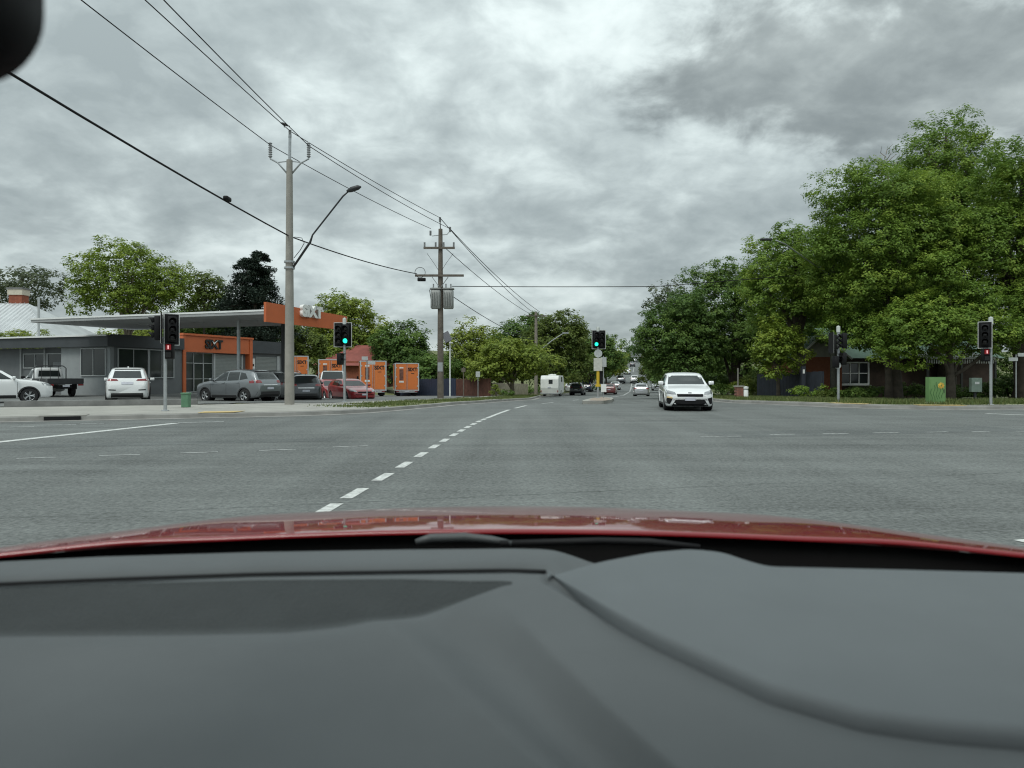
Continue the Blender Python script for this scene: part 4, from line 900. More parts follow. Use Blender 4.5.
def suv(name, label, mat, group=None, H=1.64, L_=4.4, W_=1.81, rails=False, clad=CLAD, lampstyle='asx'):
    k = H/1.64
    c = Car(name, label, L_, W_, [(0,.72),(.05,.82),(.2,.90),(.6,1.0),(1.05,1.06),(1.3,1.12*k),(1.85,1.50*k),(2.3,1.61*k),(2.9,1.64*k),(3.6,1.60*k),(3.95,1.53*k),(L_-.18,1.16*k),(L_-.08,1.06*k),(L_-.03,.95),(L_,.74)],
            [(0,.66),(.2,.84),(.6,.95),(1.2,1.02),(2.2,1.05),(3.5,1.10),(L_-.1,1.10),(L_,.7)], mat, (L_/2-.88, -L_/2+.86), .345, clad=clad, group=group, zb=.23, tumble=.76)
    c.panel('windscreen', [(-.66,1.14*k),(.66,1.14*k),(.56,1.52*k),(-.56,1.52*k)], 'f', GLASS, parent='o')
    c.panel('rear_window', [(-.60,1.15*k),(.60,1.15*k),(.53,1.47*k),(-.53,1.47*k)], 'b', GLASS, parent='o')
    x0 = L_/2
    c.sides('side_window', [(x0-1.5,1.07),(x0-2.33,1.08),(x0-2.33,1.50*k),(x0-2.02,1.49*k)], GLASS); c.sides('side_window', [(x0-2.40,1.08),(x0-3.15,1.105),(x0-3.12,1.50*k),(x0-2.40,1.50*k)], GLASS); c.sides('quarter_window', [(x0-3.22,1.11),(x0-3.72,1.19),(x0-3.5,1.44*k),(x0-3.2,1.49*k)], GLASS)
    for xx in (x0-2.36, x0-3.25, x0-1.30): c.sides('door_gap', [(xx+.006,.42),(xx-.006,.42),(xx-.006,1.04),(xx+.006,1.04)], BLACK, off=.002, nu=1, skirt=.01)
    for xx in (x0-2.15, x0-3.1): c.sides('door_handle', [(xx+.1,.96),(xx-.1,.96),(xx-.1,.995),(xx+.1,.995)], mat, off=.03)
    c.sides('sill', [(x0-1.35,.25),(-x0+1.35,.25),(-x0+1.35,.38),(x0-1.35,.38)], clad)
    c.pair('headlight', [(.84,.80),(.48,.77),(.52,.86),(.82,.92)], 'f', HL, off=.012); c.panel('grille', [(-.46,.50),(.46,.50),(.5,.78),(-.5,.78)], 'f', BLACK, parent='o', off=.012); c.panel('number_plate', [(-.19,.50),(.19,.50),(.19,.60),(-.19,.60)], 'f', PLATE, parent='o', off=.03)
    if lampstyle == 'asx':
        c.pair('tail_light', [(.87,.96),(.50,.985),(.52,1.10),(.84,1.13)], 'b', TL, off=.012); c.panel('rear_bumper', [(-.82,.30),(.82,.30),(.76,.56),(-.76,.56)], 'b', clad, parent='o', off=.01); c.panel('number_plate', [(-.2,.66),(.2,.66),(.2,.77),(-.2,.77)], 'b', PLATE, parent='o', off=.02)
        c.panel('chrome_strip', [(-.45,.86),(.45,.86),(.45,.90),(-.45,.90)], 'b', CHROME, parent='o', off=.015)
    else:
        c.pair('tail_light', [(.88,1.06),(.36,1.07),(.42,1.14),(.85,1.18)], 'b', TL, off=.012); c.panel('rear_bumper', [(-.84,.28),(.84,.28),(.82,.50),(-.82,.50)], 'b', clad, parent='o', off=.012); c.panel('number_plate', [(-.24,.90),(.24,.90),(.24,1.02),(-.24,1.02)], 'b', PLATE, parent='o', off=.02)
        c.pair('reflector', [(.76,.63),(.46,.62),(.46,.66),(.76,.68)], 'b', BLACK, off=.012)
    c.pair('roof_spoiler', [(.54,1.515*k),(.0,1.53*k),(.0,1.56*k),(.53,1.545*k)], 'b', BLACK, off=.02)
    if rails:
        for s in (-1, 1): MB().tube([(x0-1.9,s*.56,1.60*k),(x0-2.1,s*.57,1.70*k),(x0-3.5,s*.57,1.68*k),(x0-3.75,s*.56,1.57*k)], .02, 6).build('roof_rail', CHROME, c.o)
    MB().rbox((x0-3.3,0,1.65*k), (.16,.05,.07), .02).build('roof_fin', mat, c.o)
    c.mirrors(x0-1.42, 1.07, mat); return c

LOTZ = .138
hatch('white_hatchback', 'white hatchback driving towards the crossing in the oncoming lane', WP).place(684.0, 28.3, -98, .006, 1.0)
suv('white_suv', 'white SUV seen from behind, parked facing the depot windows', WP, H=1.70, L_=4.6, W_=1.86, lampstyle='out').place(129, 34.1, 116.5, 0.05, .98)
suv('grey_suv', 'steel grey compact SUV parked side-on outside the orange depot entrance', SILV).place(238, 35.2, 154, LOTZ-.06, .98)
suv('white_suv', 'white SUV cut by the frame edge beside the ute', WP, H=1.58, L_=4.5, W_=1.82).place(-9, 31.2, 35, LOTZ-.05, 1.0)
suv('dark_suv', 'dark grey SUV half hidden behind the concrete pole', DGREY, H=1.66).place(305, 40.5, 108, LOTZ-.15, .95)
suv('grey_wagon', 'grey wagon with roof rails parked just behind the steel grey SUV', paint('slate',(.12,.13,.135),.4), H=1.70, rails=True).place(277, 40.5, 140, LOTZ-.1, .98)
hatch('red_hatchback', 'red hatchback nearer the dark SUV, leftmost of the two', REDP, detail=False).place(331, 49.0, -58, LOTZ-.14, 1.0)
hatch('red_hatchback', 'red hatchback beside the green signal pole, rightmost of the two', REDP, detail=False).place(351, 44.5, -55, LOTZ-.12, .95)

# tray-back ute
def ute():
    c = Car('tray_ute', 'white ute with a black steel tray parked by the grey wall', 2.75, 1.78, [(0,.75),(.05,.90),(.25,.98),(1.0,1.08),(1.25,1.14),(1.75,1.62),(2.1,1.72),(2.55,1.72),(2.68,1.62),(2.72,1.2),(2.75,.7)],
            [(0,.7),(.2,.9),(1.,1.02),(2.5,1.06),(2.75,.65)], WP, (.52,), .36, clad=CLAD, cat='ute', zb=.28, tumble=.78, plan=[(0,.7),(.1,.86),(.5,.98),(1,1),(2.6,1),(2.75,.97)])
    c.panel('windscreen', [(-.64,1.18),(.64,1.18),(.56,1.62),(-.56,1.62)], 'f', GLASS, parent='o'); c.panel('rear_window', [(-.60,1.2),(.60,1.2),(.54,1.56),(-.54,1.56)], 'b', GLASS, parent='o')
    c.sides('side_window', [(-.15,1.08),(-1.05,1.09),(-1.03,1.58),(-.52,1.57)], GLASS); c.mirrors(-.05, 1.1, BLACK)
    o = c.o; TR = P('tray_black', (.04,.042,.045), .55, .2, var=.2, scale=5)
    MB().box((-2.6,0,.80), (2.45,1.84,.08)).build('tray_floor', TR, o)
    for s in (-1, 1):
        sd = MB().box((-2.6,s*.91,.96), (2.45,.04,.26)).build('tray_side', TR, o)
        for i in range(3): MB().box((-3.6+i*1.0,s*.94,.95), (.04,.03,.24)).build('latch', GALV, sd)
    MB().box((-3.82,0,.96), (.04,1.8,.26)).build('tailboard', TR, o)
    hbm = MB(); hbm.tube([(-1.45,-.85,.85),(-1.45,-.85,1.7),(-1.45,-.7,1.84),(-1.45,.7,1.84),(-1.45,.85,1.7),(-1.45,.85,.85)], .03, 8); hb = hbm.build('headboard', TR, o, True)
    for y_ in (-.45, 0, .45): MB().tube([(-1.45,y_,.85),(-1.45,y_,1.83)], .018, 6).build('headboard_bar', TR, hb)
    MB().box((-2.4,0,.60), (2.6,.7,.16)).build('chassis', BLACK, o)
    for s in (-1, 1):
        c.wheel(-2.55, s*.76, .36, s, DARKM); MB().box((-2.95,s*.76,.62), (.04,.26,.34)).build('mudflap', BLACK, o)
        MB().box((-3.80,s*.78,.72), (.05,.28,.1)).build('tail_light', TL, o)
    sp = MB(); sp.lathe([(.2,-.09),(.34,-.09),(.35,0),(.34,.09),(.2,.09)], (0,0,1), (-3.35,0,.58), 20); sp.build('spare_wheel', RUB, o, True, 40)
    MB().box((-3.84,0,.66), (.02,.36,.12)).build('number_plate', PLATE, o); return c
ute().place(41, 41.2, 142, .13, .95)

# orange hire trucks
def truck(label, u, Y, ang, dz=0., text=True, s=1.):
    x = gx(u, Y); o = thing('box_truck', label, 'truck', (x, Y, Tz(x, Y)+dz), R(ang), 'orange hire trucks in the yard'); o.scale = (s,)*3
    TO = P('truck_orange', (.68,.19,.045), .45, var=.05); AL = P('truck_alloy', (.55,.56,.57), .4, .4)
    # local x forward; the rear doors are at x = -2.1
    bx_ = MB().box((0,0,1.80), (4.2,2.12,2.46)).build('cargo_box', TO, o)
    for s_ in (-1, 1):
        MB().box((-2.12,s_*1.06,1.80), (.09,.10,2.56)).build('corner_post', AL, bx_)
        MB().box((0,s_*1.065,3.03), (4.2,.05,.07)).build('top_rail', AL, bx_); MB().box((0,s_*1.065,.58), (4.2,.05,.09)).build('side_rail', AL, bx_)
    MB().box((-2.12,0,3.04), (.09,2.02,.09)).build('header', AL, bx_); MB().box((-2.12,0,.57), (.09,2.02,.10)).build('door_sill', AL, bx_)
    for s_ in (-1, 1):
        d = MB().box((-2.125,s_*.505,1.81), (.05,.985,2.34)).build('rear_door', TO, o)
        for z in (.95, 1.8, 2.65): MB().box((-2.16,s_*.96,z), (.03,.08,.12)).build('hinge', AL, d)
        MB().tube([(-2.165,s_*.07,.68),(-2.165,s_*.07,2.95)], .014, 6).build('lock_bar', AL, d)
        if s_ > 0:
            MB().box((-2.156,.5,2.0), (.008,.36,1.0)).build('poster', P('poster_dark',(.16,.07,.05),.5,var=.6,scale=6), d); MB().box((-2.162,.5,1.36), (.008,.42,.16)).build('poster_caption', SIXW, d); MB().box((-2.162,.5,2.64), (.008,.36,.12)).build('poster_caption', SIXW, d)
        elif text:
            lettering('lettering', 'SIXT', .44, SIXB, d, (-2.165,-.52,2.48), (R(90),0,R(-90)), .006, .012, 1.05)
            MB().box((-2.156,-.52,2.12), (.008,.3,.05)).build('caption', SIXB, d)
    for s_ in (-1, 1): MB().add([(-1.9,s_*1.069,.95),(-.4,s_*1.069,.95),(.6,s_*1.069,3.0),(-.6,s_*1.069,3.0)], [(0,1,2,3)]).build('side_graphic', SIXB, bx_)
    cab = Car.__new__(Car); cab.o = o
    cb_ = MB(); prof = [(2.2,.5),(4.05,.5),(4.12,.95),(4.02,1.25),(3.55,2.15),(3.3,2.25),(2.2,2.25)]; n = len(prof); cb_.add([(a, -.9, z) for a, z in prof]+[(a, .9, z) for a, z in prof], [tuple(range(n)), tuple(range(2*n-1, n-1, -1))]+[(i, (i+1) % n, n+(i+1) % n, n+i) for i in range(n)]); cbo = cb_.build('cab', WP, o)
    MB().add([(4.0,-.78,1.32),(4.0,.78,1.32),(3.58,.72,2.12),(3.58,-.72,2.12)], [(0,1,2,3)]).build('windscreen', GLASS, cbo)
    for s_ in (-1, 1):
        MB().add([(3.75,s_*.906,1.3),(2.75,s_*.906,1.3),(2.75,s_*.906,2.0),(3.45,s_*.906,2.0)], [(0,1,2,3)]).build('cab_window', GLASS, cbo); MB().rbox((3.7,s_*1.12,1.6), (.1,.18,.34), .04).build('wing_mirror', BLACK, cbo)
        MB().box((4.07,s_*.65,.85), (.1,.3,.16)).build('headlight', HL, cbo)
    MB().box((.9,0,.46), (6.0,.75,.16)).build('chassis', BLACK, o); MB().box((-2.1,0,.42), (.1,1.9,.10)).build('under_run_bar', AL, o)
    for s_ in (-1, 1):
        MB().box((-2.15,s_*.85,.47), (.06,.26,.09)).build('tail_light', TL, o); MB().box((-1.75,s_*.78,.33), (.02,.42,.4)).build('mudflap', BLACK, o)
        cab.wheel(3.15, s_*.80, .33, s_, WHITE, .2, o); cab.wheel(-1.2, s_*.74, .30, s_, WHITE, .36, o)
    MB().box((-2.17,.0,.44), (.02,.4,.1)).build('number_plate', PLATE, o); return o
truck('orange box truck second from the right in the yard', 372, 62, 104, .14, s=.99)
truck('rightmost orange box truck, parked next to the navy fence', 405.5, 65.5, 102, .14, s=.97)
truck('orange box truck behind the red hatchbacks', 330, 66, 106, .14, s=.98)
truck('orange box truck almost hidden behind the concrete pole', 295, 67, 110, .14, s=.98)
# white work van cab standing among the trucks
o = thing('white_van', 'white van standing between the red hatchbacks and the orange trucks', 'van', (gx(334,51), 51, Tz(gx(334,51),51)+LOTZ-.05), R(-80))
def vring(x, w_, zb_, zt_, tum): return [(x, y_*w_, z) for y_, z in ((-1,zb_),(-1,zb_+(zt_-zb_)*.55),(-tum,zt_-.06),(-tum*.85,zt_),(tum*.85,zt_),(tum,zt_-.06),(1,zb_+(zt_-zb_)*.55),(1,zb_))]
rg = [vring(-2.3,.86,.4,1.85,.84), vring(-2.1,.9,.3,1.95,.86), vring(.6,.9,.3,1.97,.86), vring(1.1,.9,.3,1.90,.84), vring(1.75,.9,.3,1.16,.94), vring(2.2,.86,.32,1.02,.92), vring(2.4,.75,.4,.85,.92)]
mb = MB(); k = 8
for r_ in rg: mb.v += r_
mb.f = [(i*k+j, i*k+(j+1) % k, (i+1)*k+(j+1) % k, (i+1)*k+j) for i in range(6) for j in range(k)]+[tuple(range(k)), tuple(48+j for j in range(k))]; vb = mb.build('body', WP, o, True, 30)
MB().add([(1.72,-.74,1.22),(1.72,.74,1.22),(1.14,.66,1.88),(1.14,-.66,1.88)], [(0,1,2,3)]).build('windscreen', GLASS, o).location = (.03,0,.02)
for s_ in (-1, 1): MB().add([(1.35,s_*.91,1.2),(.45,s_*.915,1.2),(.45,s_*.85,1.78),(1.0,s_*.85,1.78)], [(0,1,2,3)]).build('side_window', GLASS, o); MB().box((2.28,s_*.62,.8), (.12,.3,.15)).build('headlight', HL, o)
MB().box((2.36,0,.62), (.1,1.0,.14)).build('grille', BLACK, o)
cw = Car.__new__(Car); cw.o = o
for wx in (1.5, -1.4):
    for s_ in (-1, 1): cw.wheel(wx, s_*.8, .33, s_, WHITE)

# caravan on the left kerb of the far road
Yv = 72; xv = gx(554, Yv); cv = thing('caravan', 'white caravan with small rear window parked on the far left kerb', 'caravan', (xv, Yv+2.6, Tz(xv,Yv)), R(80))
hcv = gz(375.5, Yv)-Tz(xv, Yv); CVW = P('caravan_white', (.74,.75,.72), .5, var=.06, scale=2)
pr = [(-2.6,.26),(-2.72,.9),(-2.62,hcv-.35),(-2.4,hcv-.08),(-2.1,hcv),(2.0,hcv-.02),(2.35,hcv-.2),(2.7,1.2),(2.6,.30)]; n = len(pr); mb = MB()
mb.add([(a,-.92,z) for a, z in pr]+[(a,.92,z) for a, z in pr], [tuple(range(n)), tuple(range(2*n-1,n-1,-1))]+[(i,(i+1) % n,n+(i+1) % n,n+i) for i in range(n)]); cb_ = mb.build('body', CVW, cv)
sm = cb_.modifiers.new('b','BEVEL'); sm.width = .07; sm.segments = 3
MB().rbox((-2.68,-.12,1.52), (.05,.40,.42), .02).build('rear_window', WGLASS, cv); MB().rbox((.6,0,hcv+.07), (.8,.6,.16), .08).build('roof_vent', CVW, cv); MB().rbox((-1.3,0,hcv+.05), (.5,.5,.12), .06).build('roof_vent', CVW, cv)
for s_ in (-1, 1):
    MB().box((.3,s_*.93,1.75), (1.0,.03,.5)).build('side_window', WGLASS, cv); MB().box((-2.68,s_*.85,.55), (.05,.08,.2)).build('tail_light', TL, cv)
    for wx in (-.35,.4):
        Car.wheel(cv_ := type('q',(),{'o':cv})(), wx, s_*.82, .33, s_, WHITE)
MB().box((-1.35,-.935,1.35), (.6,.02,1.6)).build('door', CVW, cv); MB().box((-2.70,0,.30), (.08,1.9,.10)).build('bumper', GALV, cv)
MB().tube([(2.5,0,.5),(3.7,0,.48)], .05, 6).build('draw_bar', DARKM, cv); MB().box((-2.74,0,.95), (.03,.34,.1)).build('number_plate', PLATE, cv)

# traffic and parked cars on the far road (copies of two small prototypes)
def recolour(root, mat, old):
    for ch in root.children_recursive:
        for i, s_ in enumerate(ch.material_slots):
            if s_.material == old: s_.link = 'OBJECT'; s_.material = mat
protoA = hatch('sedan', 'silver sedan driving away behind the oncoming white hatchback', SILVL, 'cars on the far road', detail=False)
protoB = suv('parked_suv', 'dark SUV parked at the far left kerb just past the caravan', DGREY, 'cars on the far road')
def road_pt(Y, off): return xc(Y)+off
def put(o, Y, off, ang):
    x = road_pt(Y, off); o.location = (x, Y, Tz(x, Y)+.006); o.rotation_euler = (0, 0, R(ang))
put(protoA.o, 80, gx(641.5,80)-xc(80), 79); put(protoB.o, 92, -6.0, 79)
far = [('A','white hatchback parked directly behind the caravan',WP,104,gx(572,104)-xc(104),79),('A','dark red sedan parked beyond the island sign',paint('maroon',(.14,.02,.02)),96,gx(610,96)-xc(96),79),
 ('A','pale silver sedan parked near side of the far left row',SILVL,125,gx(615.5,125)-xc(125),80),('B','grey SUV parked in the middle of the far left row',SILV,150,gx(621,150)-xc(150),80),('A','white sedan parked at the end of the far left row',WP,178,gx(627,178)-xc(178),80),
 ('B','white SUV climbing the hill in the near lane',WP,150,gx(634.5,150)-xc(150),80),('A','black sedan climbing the hill',DGREY,235,gx(632.5,235)-xc(235),80),('B','silver SUV higher on the hill',SILVL,290,gx(635.5,290)-xc(290),80),
 ('A','red car near the top of the hill',REDP,330,gx(642,330)-xc(330),-100),('A','white car cresting the hill',WP,380,gx(638.5,380)-xc(380),80),('B','dark wagon near the crest of the hill',DGREY,420,gx(637.5,420)-xc(420),80),
 ('A','white car coming down the hill on the right',WP,200,gx(650,200)-xc(200),-100),('B','pale SUV parked on the far right kerb',SILVL,120,gx(657,120)-xc(120),-100),('B','grey SUV coming down the hill at the right kerb',SILV,260,gx(645,260)-xc(260),-100),
 ('B','dark blue SUV parked under the trees behind the white hatchback',paint('navy',(.02,.03,.07)),112,gx(587,112)-xc(112),79)]
for kd, lab, m, Y, off, an in far:
    p = (protoA if kd == 'A' else protoB).o; c = copy_tree(p); c['label'] = lab; c.name = 'sedan' if kd == 'A' else 'suv'; recolour(c, m, SILVL if kd == 'A' else DGREY); put(c, Y, off, an)
protoA.o.name = 'silver_sedan'

# ------------------------------------------------------------------ trees and shrubs
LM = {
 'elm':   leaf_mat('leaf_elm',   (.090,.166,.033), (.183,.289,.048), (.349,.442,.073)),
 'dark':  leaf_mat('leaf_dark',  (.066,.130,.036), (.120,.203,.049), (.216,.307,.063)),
 'plane': leaf_mat('leaf_plane', (.109,.170,.026), (.201,.282,.039), (.325,.396,.063), .3),
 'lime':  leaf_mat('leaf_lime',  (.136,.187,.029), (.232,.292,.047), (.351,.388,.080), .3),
 'gum':   leaf_mat('leaf_gum',   (.064,.089,.051), (.108,.136,.072), (.172,.200,.108)),
 'olive': leaf_mat('leaf_olive', (.076,.116,.026), (.129,.177,.038), (.201,.241,.058)),
 'cedar': leaf_mat('leaf_cedar', (.018,.032,.023), (.032,.052,.037), (.064,.086,.061), .1),
 'mid':   leaf_mat('leaf_mid',   (.131,.193,.037), (.241,.310,.054), (.403,.447,.084)),
 'grass': leaf_mat('grass_blade', (.077,.116,.033), (.127,.165,.050), (.209,.220,.088), .25),
}
BARK = P('bark', (.085,.07,.055), .9, var=.35, scale=3, bump=.8, bscale=12); BARKP = P('bark_pale', (.20,.17,.13), .9, var=.35, scale=3, bump=.6)
def leaf_mesh(name, cen, size, nrm, tint, mat, rng, aspect=.62):
    n = len(cen); t = rng.normal(size=(n, 3)); nrm = nrm/np.linalg.norm(nrm, axis=1)[:, None]
    a = np.cross(nrm, t); a /= np.linalg.norm(a, axis=1)[:, None]+1e-9; b = np.cross(nrm, a); s = size[:, None]
    fold = nrm*s*.16
    V_ = np.stack([cen-a*s*.5, cen+b*s*.5*aspect+fold, cen+a*s*.55, cen-b*s*.5*aspect+fold], 1).reshape(-1, 3)
    me = bpy.data.meshes.new(name); me.vertices.add(4*n); me.vertices.foreach_set('co', V_.ravel().astype(np.float32))
    me.loops.add(4*n); me.loops.foreach_set('vertex_index', np.arange(4*n, dtype=np.int32)); me.polygons.add(n)
    me.polygons.foreach_set('loop_start', np.arange(0, 4*n, 4, dtype=np.int32)); me.polygons.foreach_set('loop_total', np.full(n, 4, np.int32))
    at = me.attributes.new('tint', 'FLOAT', 'FACE'); at.data.foreach_set('value', np.clip(tint, 0, 1).astype(np.float32))
    me.update(calc_edges=True); me.materials.append(mat); return me
def unit(rng, n):
    v = rng.normal(size=(n, 3)); return v/np.linalg.norm(v, axis=1)[:, None]
def crown_pts(rng, c, r, lobes, leaf, cover, lobe_r, flat=.8, style='round', gap=0.):
    """leaf centres in clusters over lobes that cover an uneven ellipsoid c, r"""
    c = np.array(c); r = np.array(r); L_ = []; n = int(lobes*1.5)
    p_ = 1.6; area = 4*math.pi*(((r[0]*r[1])**p_+(r[0]*r[2])**p_+(r[1]*r[2])**p_)/3)**(1/p_)
    lr0 = 1.22*math.sqrt(area/n/math.pi); lr0 = min(lr0, .48*min(r))
    i = np.arange(n)+.5; ph = np.arccos(1-2*i/n); th = math.pi*(1+5**.5)*i+rng.uniform(0, 6.28)
    D = np.column_stack([np.cos(th)*np.sin(ph), np.sin(th)*np.sin(ph), np.cos(ph)])+rng.normal(size=(n, 3))*.10; D /= np.linalg.norm(D, axis=1)[:, None]
    K_ = rng.normal(size=(5, 3))*2.2; PH = rng.uniform(0, 6.28, 5)
    def wob(d): return 1+.055*float(np.sin(K_@d+PH).sum())
    for d in D:
        if d[2] < -.86: continue
        lr = lr0*rng.uniform(.62, 1.38); f = rng.uniform(.70, 1.10)*wob(d)
        p = c+d*(r*f-lr*.80); L_.append((p, lr, rng.uniform(-.17, .17)))
    for k in range(int(n*.28)):
        d = unit(rng, 1)[0]; L_.append((c+d*r*rng.uniform(.2, .6), lr0*1.1, 0.))
    C_, N_, S_, T_ = [], [], [], []
    for p, lr, lt in L_:
        cr = max(leaf*1.7, lr*.23); ar = 4*math.pi*lr*lr*.8; nc = max(6, int(ar/(math.pi*cr*cr)*1.15)); nl = max(5, int(cover*math.pi*cr*cr/(leaf*leaf*.33)))
        d = unit(rng, nc); d = d[d[:, 2] > -.8]
        cc = p+d*np.array([lr, lr, lr*flat])*rng.uniform(.70, 1.14, (len(d), 1))
        e = np.linalg.norm((cc-c)/r, axis=1); keep = ((e > .70) | (rng.random(len(d)) < .30)) & (rng.random(len(d)) > gap)
        d = d[keep]; cc = cc[keep]
        if not len(d): continue
        ct = lt*1.2+rng.uniform(-.2, .2, len(d))
        q_ = unit(rng, len(d)*nl); rad = rng.random((len(q_), 1))**.5
        cen = np.repeat(cc, nl, 0)+q_*rad*cr*np.array([1.15, 1.15, .75]); out_ = np.repeat(d, nl, 0)
        nn = out_*.6+q_*.36+np.array([0, 0, .85])+rng.normal(size=q_.shape)*.27
        C_.append(cen); N_.append(nn); S_.append(leaf*rng.uniform(.65, 1.35, len(cen))); T_.append(.5+np.repeat(ct, nl)+rng.uniform(-.13, .13, len(cen)))
    global NLEAF
    NLEAF = globals().get('NLEAF', 0)+sum(len(x) for x in C_)
    return np.vstack(C_), np.vstack(N_), np.concatenate(S_), np.concatenate(T_), L_
def limb(par, a, b, r0, r1, rng, mat, name='limb'):
    a = np.array(a, float); b = np.array(b, float); n = 6; pts = []
    ln = np.linalg.norm(b-a); w_ = rng.normal(size=3)*ln*.05
    for i in range(n+1):
        t = i/n; p = a*(1-t)+b*t; p[2] += ln*.10*math.sin(math.pi*t); p = p+w_*math.sin(math.pi*t*1.6); pts.append(tuple(p))
    return MB().tube(pts, list(np.linspace(r0, r1, n+1)), 7).build(name, mat, par, True)
def tree(label, u, Y, w_px, vt, vb, kind, leaf, seed, lobes=26, cover=.9, lobe_r=.36, trunk=None, name='broadleaf_tree', gap=.06, depth=.85, bark=None, limbs=7, group=None, flat=.8, zb=.12, cover_px=None):
    rng = np.random.default_rng(seed); x = gx(u, Y); z0 = Tz(x, Y)+zb; zt = gz(vt, Y)-z0; zc0 = max(.3, gz(vb, Y)-z0); rx = w_px/FPX*Y/2; rz = (zt-zc0)/2; cz = (zt+zc0)/2
    o = thing(name, label, 'tree', (x, Y, z0), 0., group); bark = bark or BARK
    tr_ = trunk or max(.10, rx*.045)
    cen, nrm, sz, tint, Ls = crown_pts(rng, (0,0,cz), (rx, rx*depth, rz), lobes, leaf, cover, lobe_r, flat, gap=gap)
    MB().tube([(0,0,-.3),(tr_*.2,0,zc0*.5),(0,tr_*.3,zc0+.25*rz),(0,0,cz+.3*rz),(0,0,cz+.75*rz)], [tr_*1.35,tr_,tr_*.85,tr_*.5,tr_*.1], 10).build('trunk', bark, o, True)
    order = sorted(range(len(Ls)), key=lambda i: -Ls[i][1])[:limbs]
    for i in order:
        p = Ls[i][0]; s0 = (0, 0, min(max(zc0*.8, p[2]-rx*.9), cz)); limb(o, s0, tuple(p), tr_*.5, tr_*.08, rng, bark)
    me = leaf_mesh('crown', cen, sz, nrm, tint, LM[kind], rng); c = bpy.data.objects.new('crown', me); COL.objects.link(c); c.parent = o
    return o
# --- left and centre background
tree('grey-green gum tree behind the cottage chimney', 22, 78, 84, 262, 318, 'gum', .30, 1, 16, .55, .34, gap=.30, name='gum_tree')
tree('bright spreading plane tree behind the canopy', 128, 74, 122, 243, 330, 'plane', .25, 2, 30, .62, .27, gap=.30, name='plane_tree', bark=BARKP, limbs=16)
tree('thin olive-green tree between the plane tree and the cedar', 204, 80, 52, 263, 330, 'olive', .30, 3, 16, .6, .36, gap=.25)
def cedar(label, u, Y, w_px, vt, vb, seed):
    rng = np.random.default_rng(seed); x = gx(u, Y); z0 = Tz(x, Y)+.1; zt = gz(vt, Y)-z0; zb_ = gz(vb, Y)-z0; rx = w_px/FPX*Y/2
    o = thing('cedar_tree', label, 'tree', (x, Y, z0)); MB().tube([(0,0,-.3),(0,0,zt*.6),(0,0,zt*.97)], [.45,.28,.04], 9).build('trunk', BARK, o, True)
    C_, N_, S_, T_ = [], [], [], []
    for i in range(96):
        f = (i+.5)/96; z = zb_+(zt-zb_)*f; a = rng.uniform(0, 6.28); ln = rx*(1-.75*f**1.8)*rng.uniform(.55, 1.08); d = np.array([math.cos(a), math.sin(a), .06]); tip = np.array([0, 0, z])+d*ln
        if i % 3 == 0: limb(o, (0,0,z), tuple(tip), .10, .02, rng, BARK)
        n = 420; t = rng.uniform(.12, 1.05, n)[:, None]; w_ = rng.normal(size=(n, 3))*np.array([.5, .5, .30])*(.4+1.1*t*(1.15-t))
        C_.append(np.array([0, 0, z])+d*ln*t+w_*ln*.36+np.array([0, 0, -.3])*t*t); N_.append(rng.normal(size=(n, 3))*.6+[0, 0, 1]); S_.append(rng.uniform(.16, .40, n)); T_.append(rng.uniform(.1, .9, n))
    me = leaf_mesh('crown', np.vstack(C_), np.concatenate(S_), np.vstack(N_), np.concatenate(T_), LM['cedar'], rng, .35); c = bpy.data.objects.new('crown', me); COL.objects.link(c); c.parent = o
cedar('dark blue-green cedar rising behind the canopy', 254, 76, 88, 253, 345, 4)
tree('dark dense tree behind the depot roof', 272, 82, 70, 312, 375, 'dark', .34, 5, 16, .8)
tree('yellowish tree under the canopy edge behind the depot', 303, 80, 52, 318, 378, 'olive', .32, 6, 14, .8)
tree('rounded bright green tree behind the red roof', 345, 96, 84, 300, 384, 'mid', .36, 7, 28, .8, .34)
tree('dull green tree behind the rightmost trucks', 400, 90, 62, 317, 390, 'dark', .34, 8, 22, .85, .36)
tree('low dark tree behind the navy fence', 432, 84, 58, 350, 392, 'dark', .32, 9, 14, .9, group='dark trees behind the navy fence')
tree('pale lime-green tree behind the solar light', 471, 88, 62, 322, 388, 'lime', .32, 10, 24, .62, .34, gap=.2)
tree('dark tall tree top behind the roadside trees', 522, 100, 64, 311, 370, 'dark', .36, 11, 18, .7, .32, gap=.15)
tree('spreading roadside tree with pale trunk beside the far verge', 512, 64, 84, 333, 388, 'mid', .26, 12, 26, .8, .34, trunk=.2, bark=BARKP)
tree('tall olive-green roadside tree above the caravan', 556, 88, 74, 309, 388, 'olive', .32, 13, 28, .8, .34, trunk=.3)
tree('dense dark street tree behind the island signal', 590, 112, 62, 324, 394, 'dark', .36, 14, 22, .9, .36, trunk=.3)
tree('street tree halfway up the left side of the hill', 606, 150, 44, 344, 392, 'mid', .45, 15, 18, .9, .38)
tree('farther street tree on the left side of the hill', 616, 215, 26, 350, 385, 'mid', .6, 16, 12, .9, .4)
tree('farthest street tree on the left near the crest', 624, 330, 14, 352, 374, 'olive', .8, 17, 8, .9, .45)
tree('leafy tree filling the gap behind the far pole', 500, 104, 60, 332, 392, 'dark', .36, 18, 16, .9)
tree('low tree behind the weathered fence', 545, 98, 70, 352, 396, 'dark', .34, 19, 14, .9)
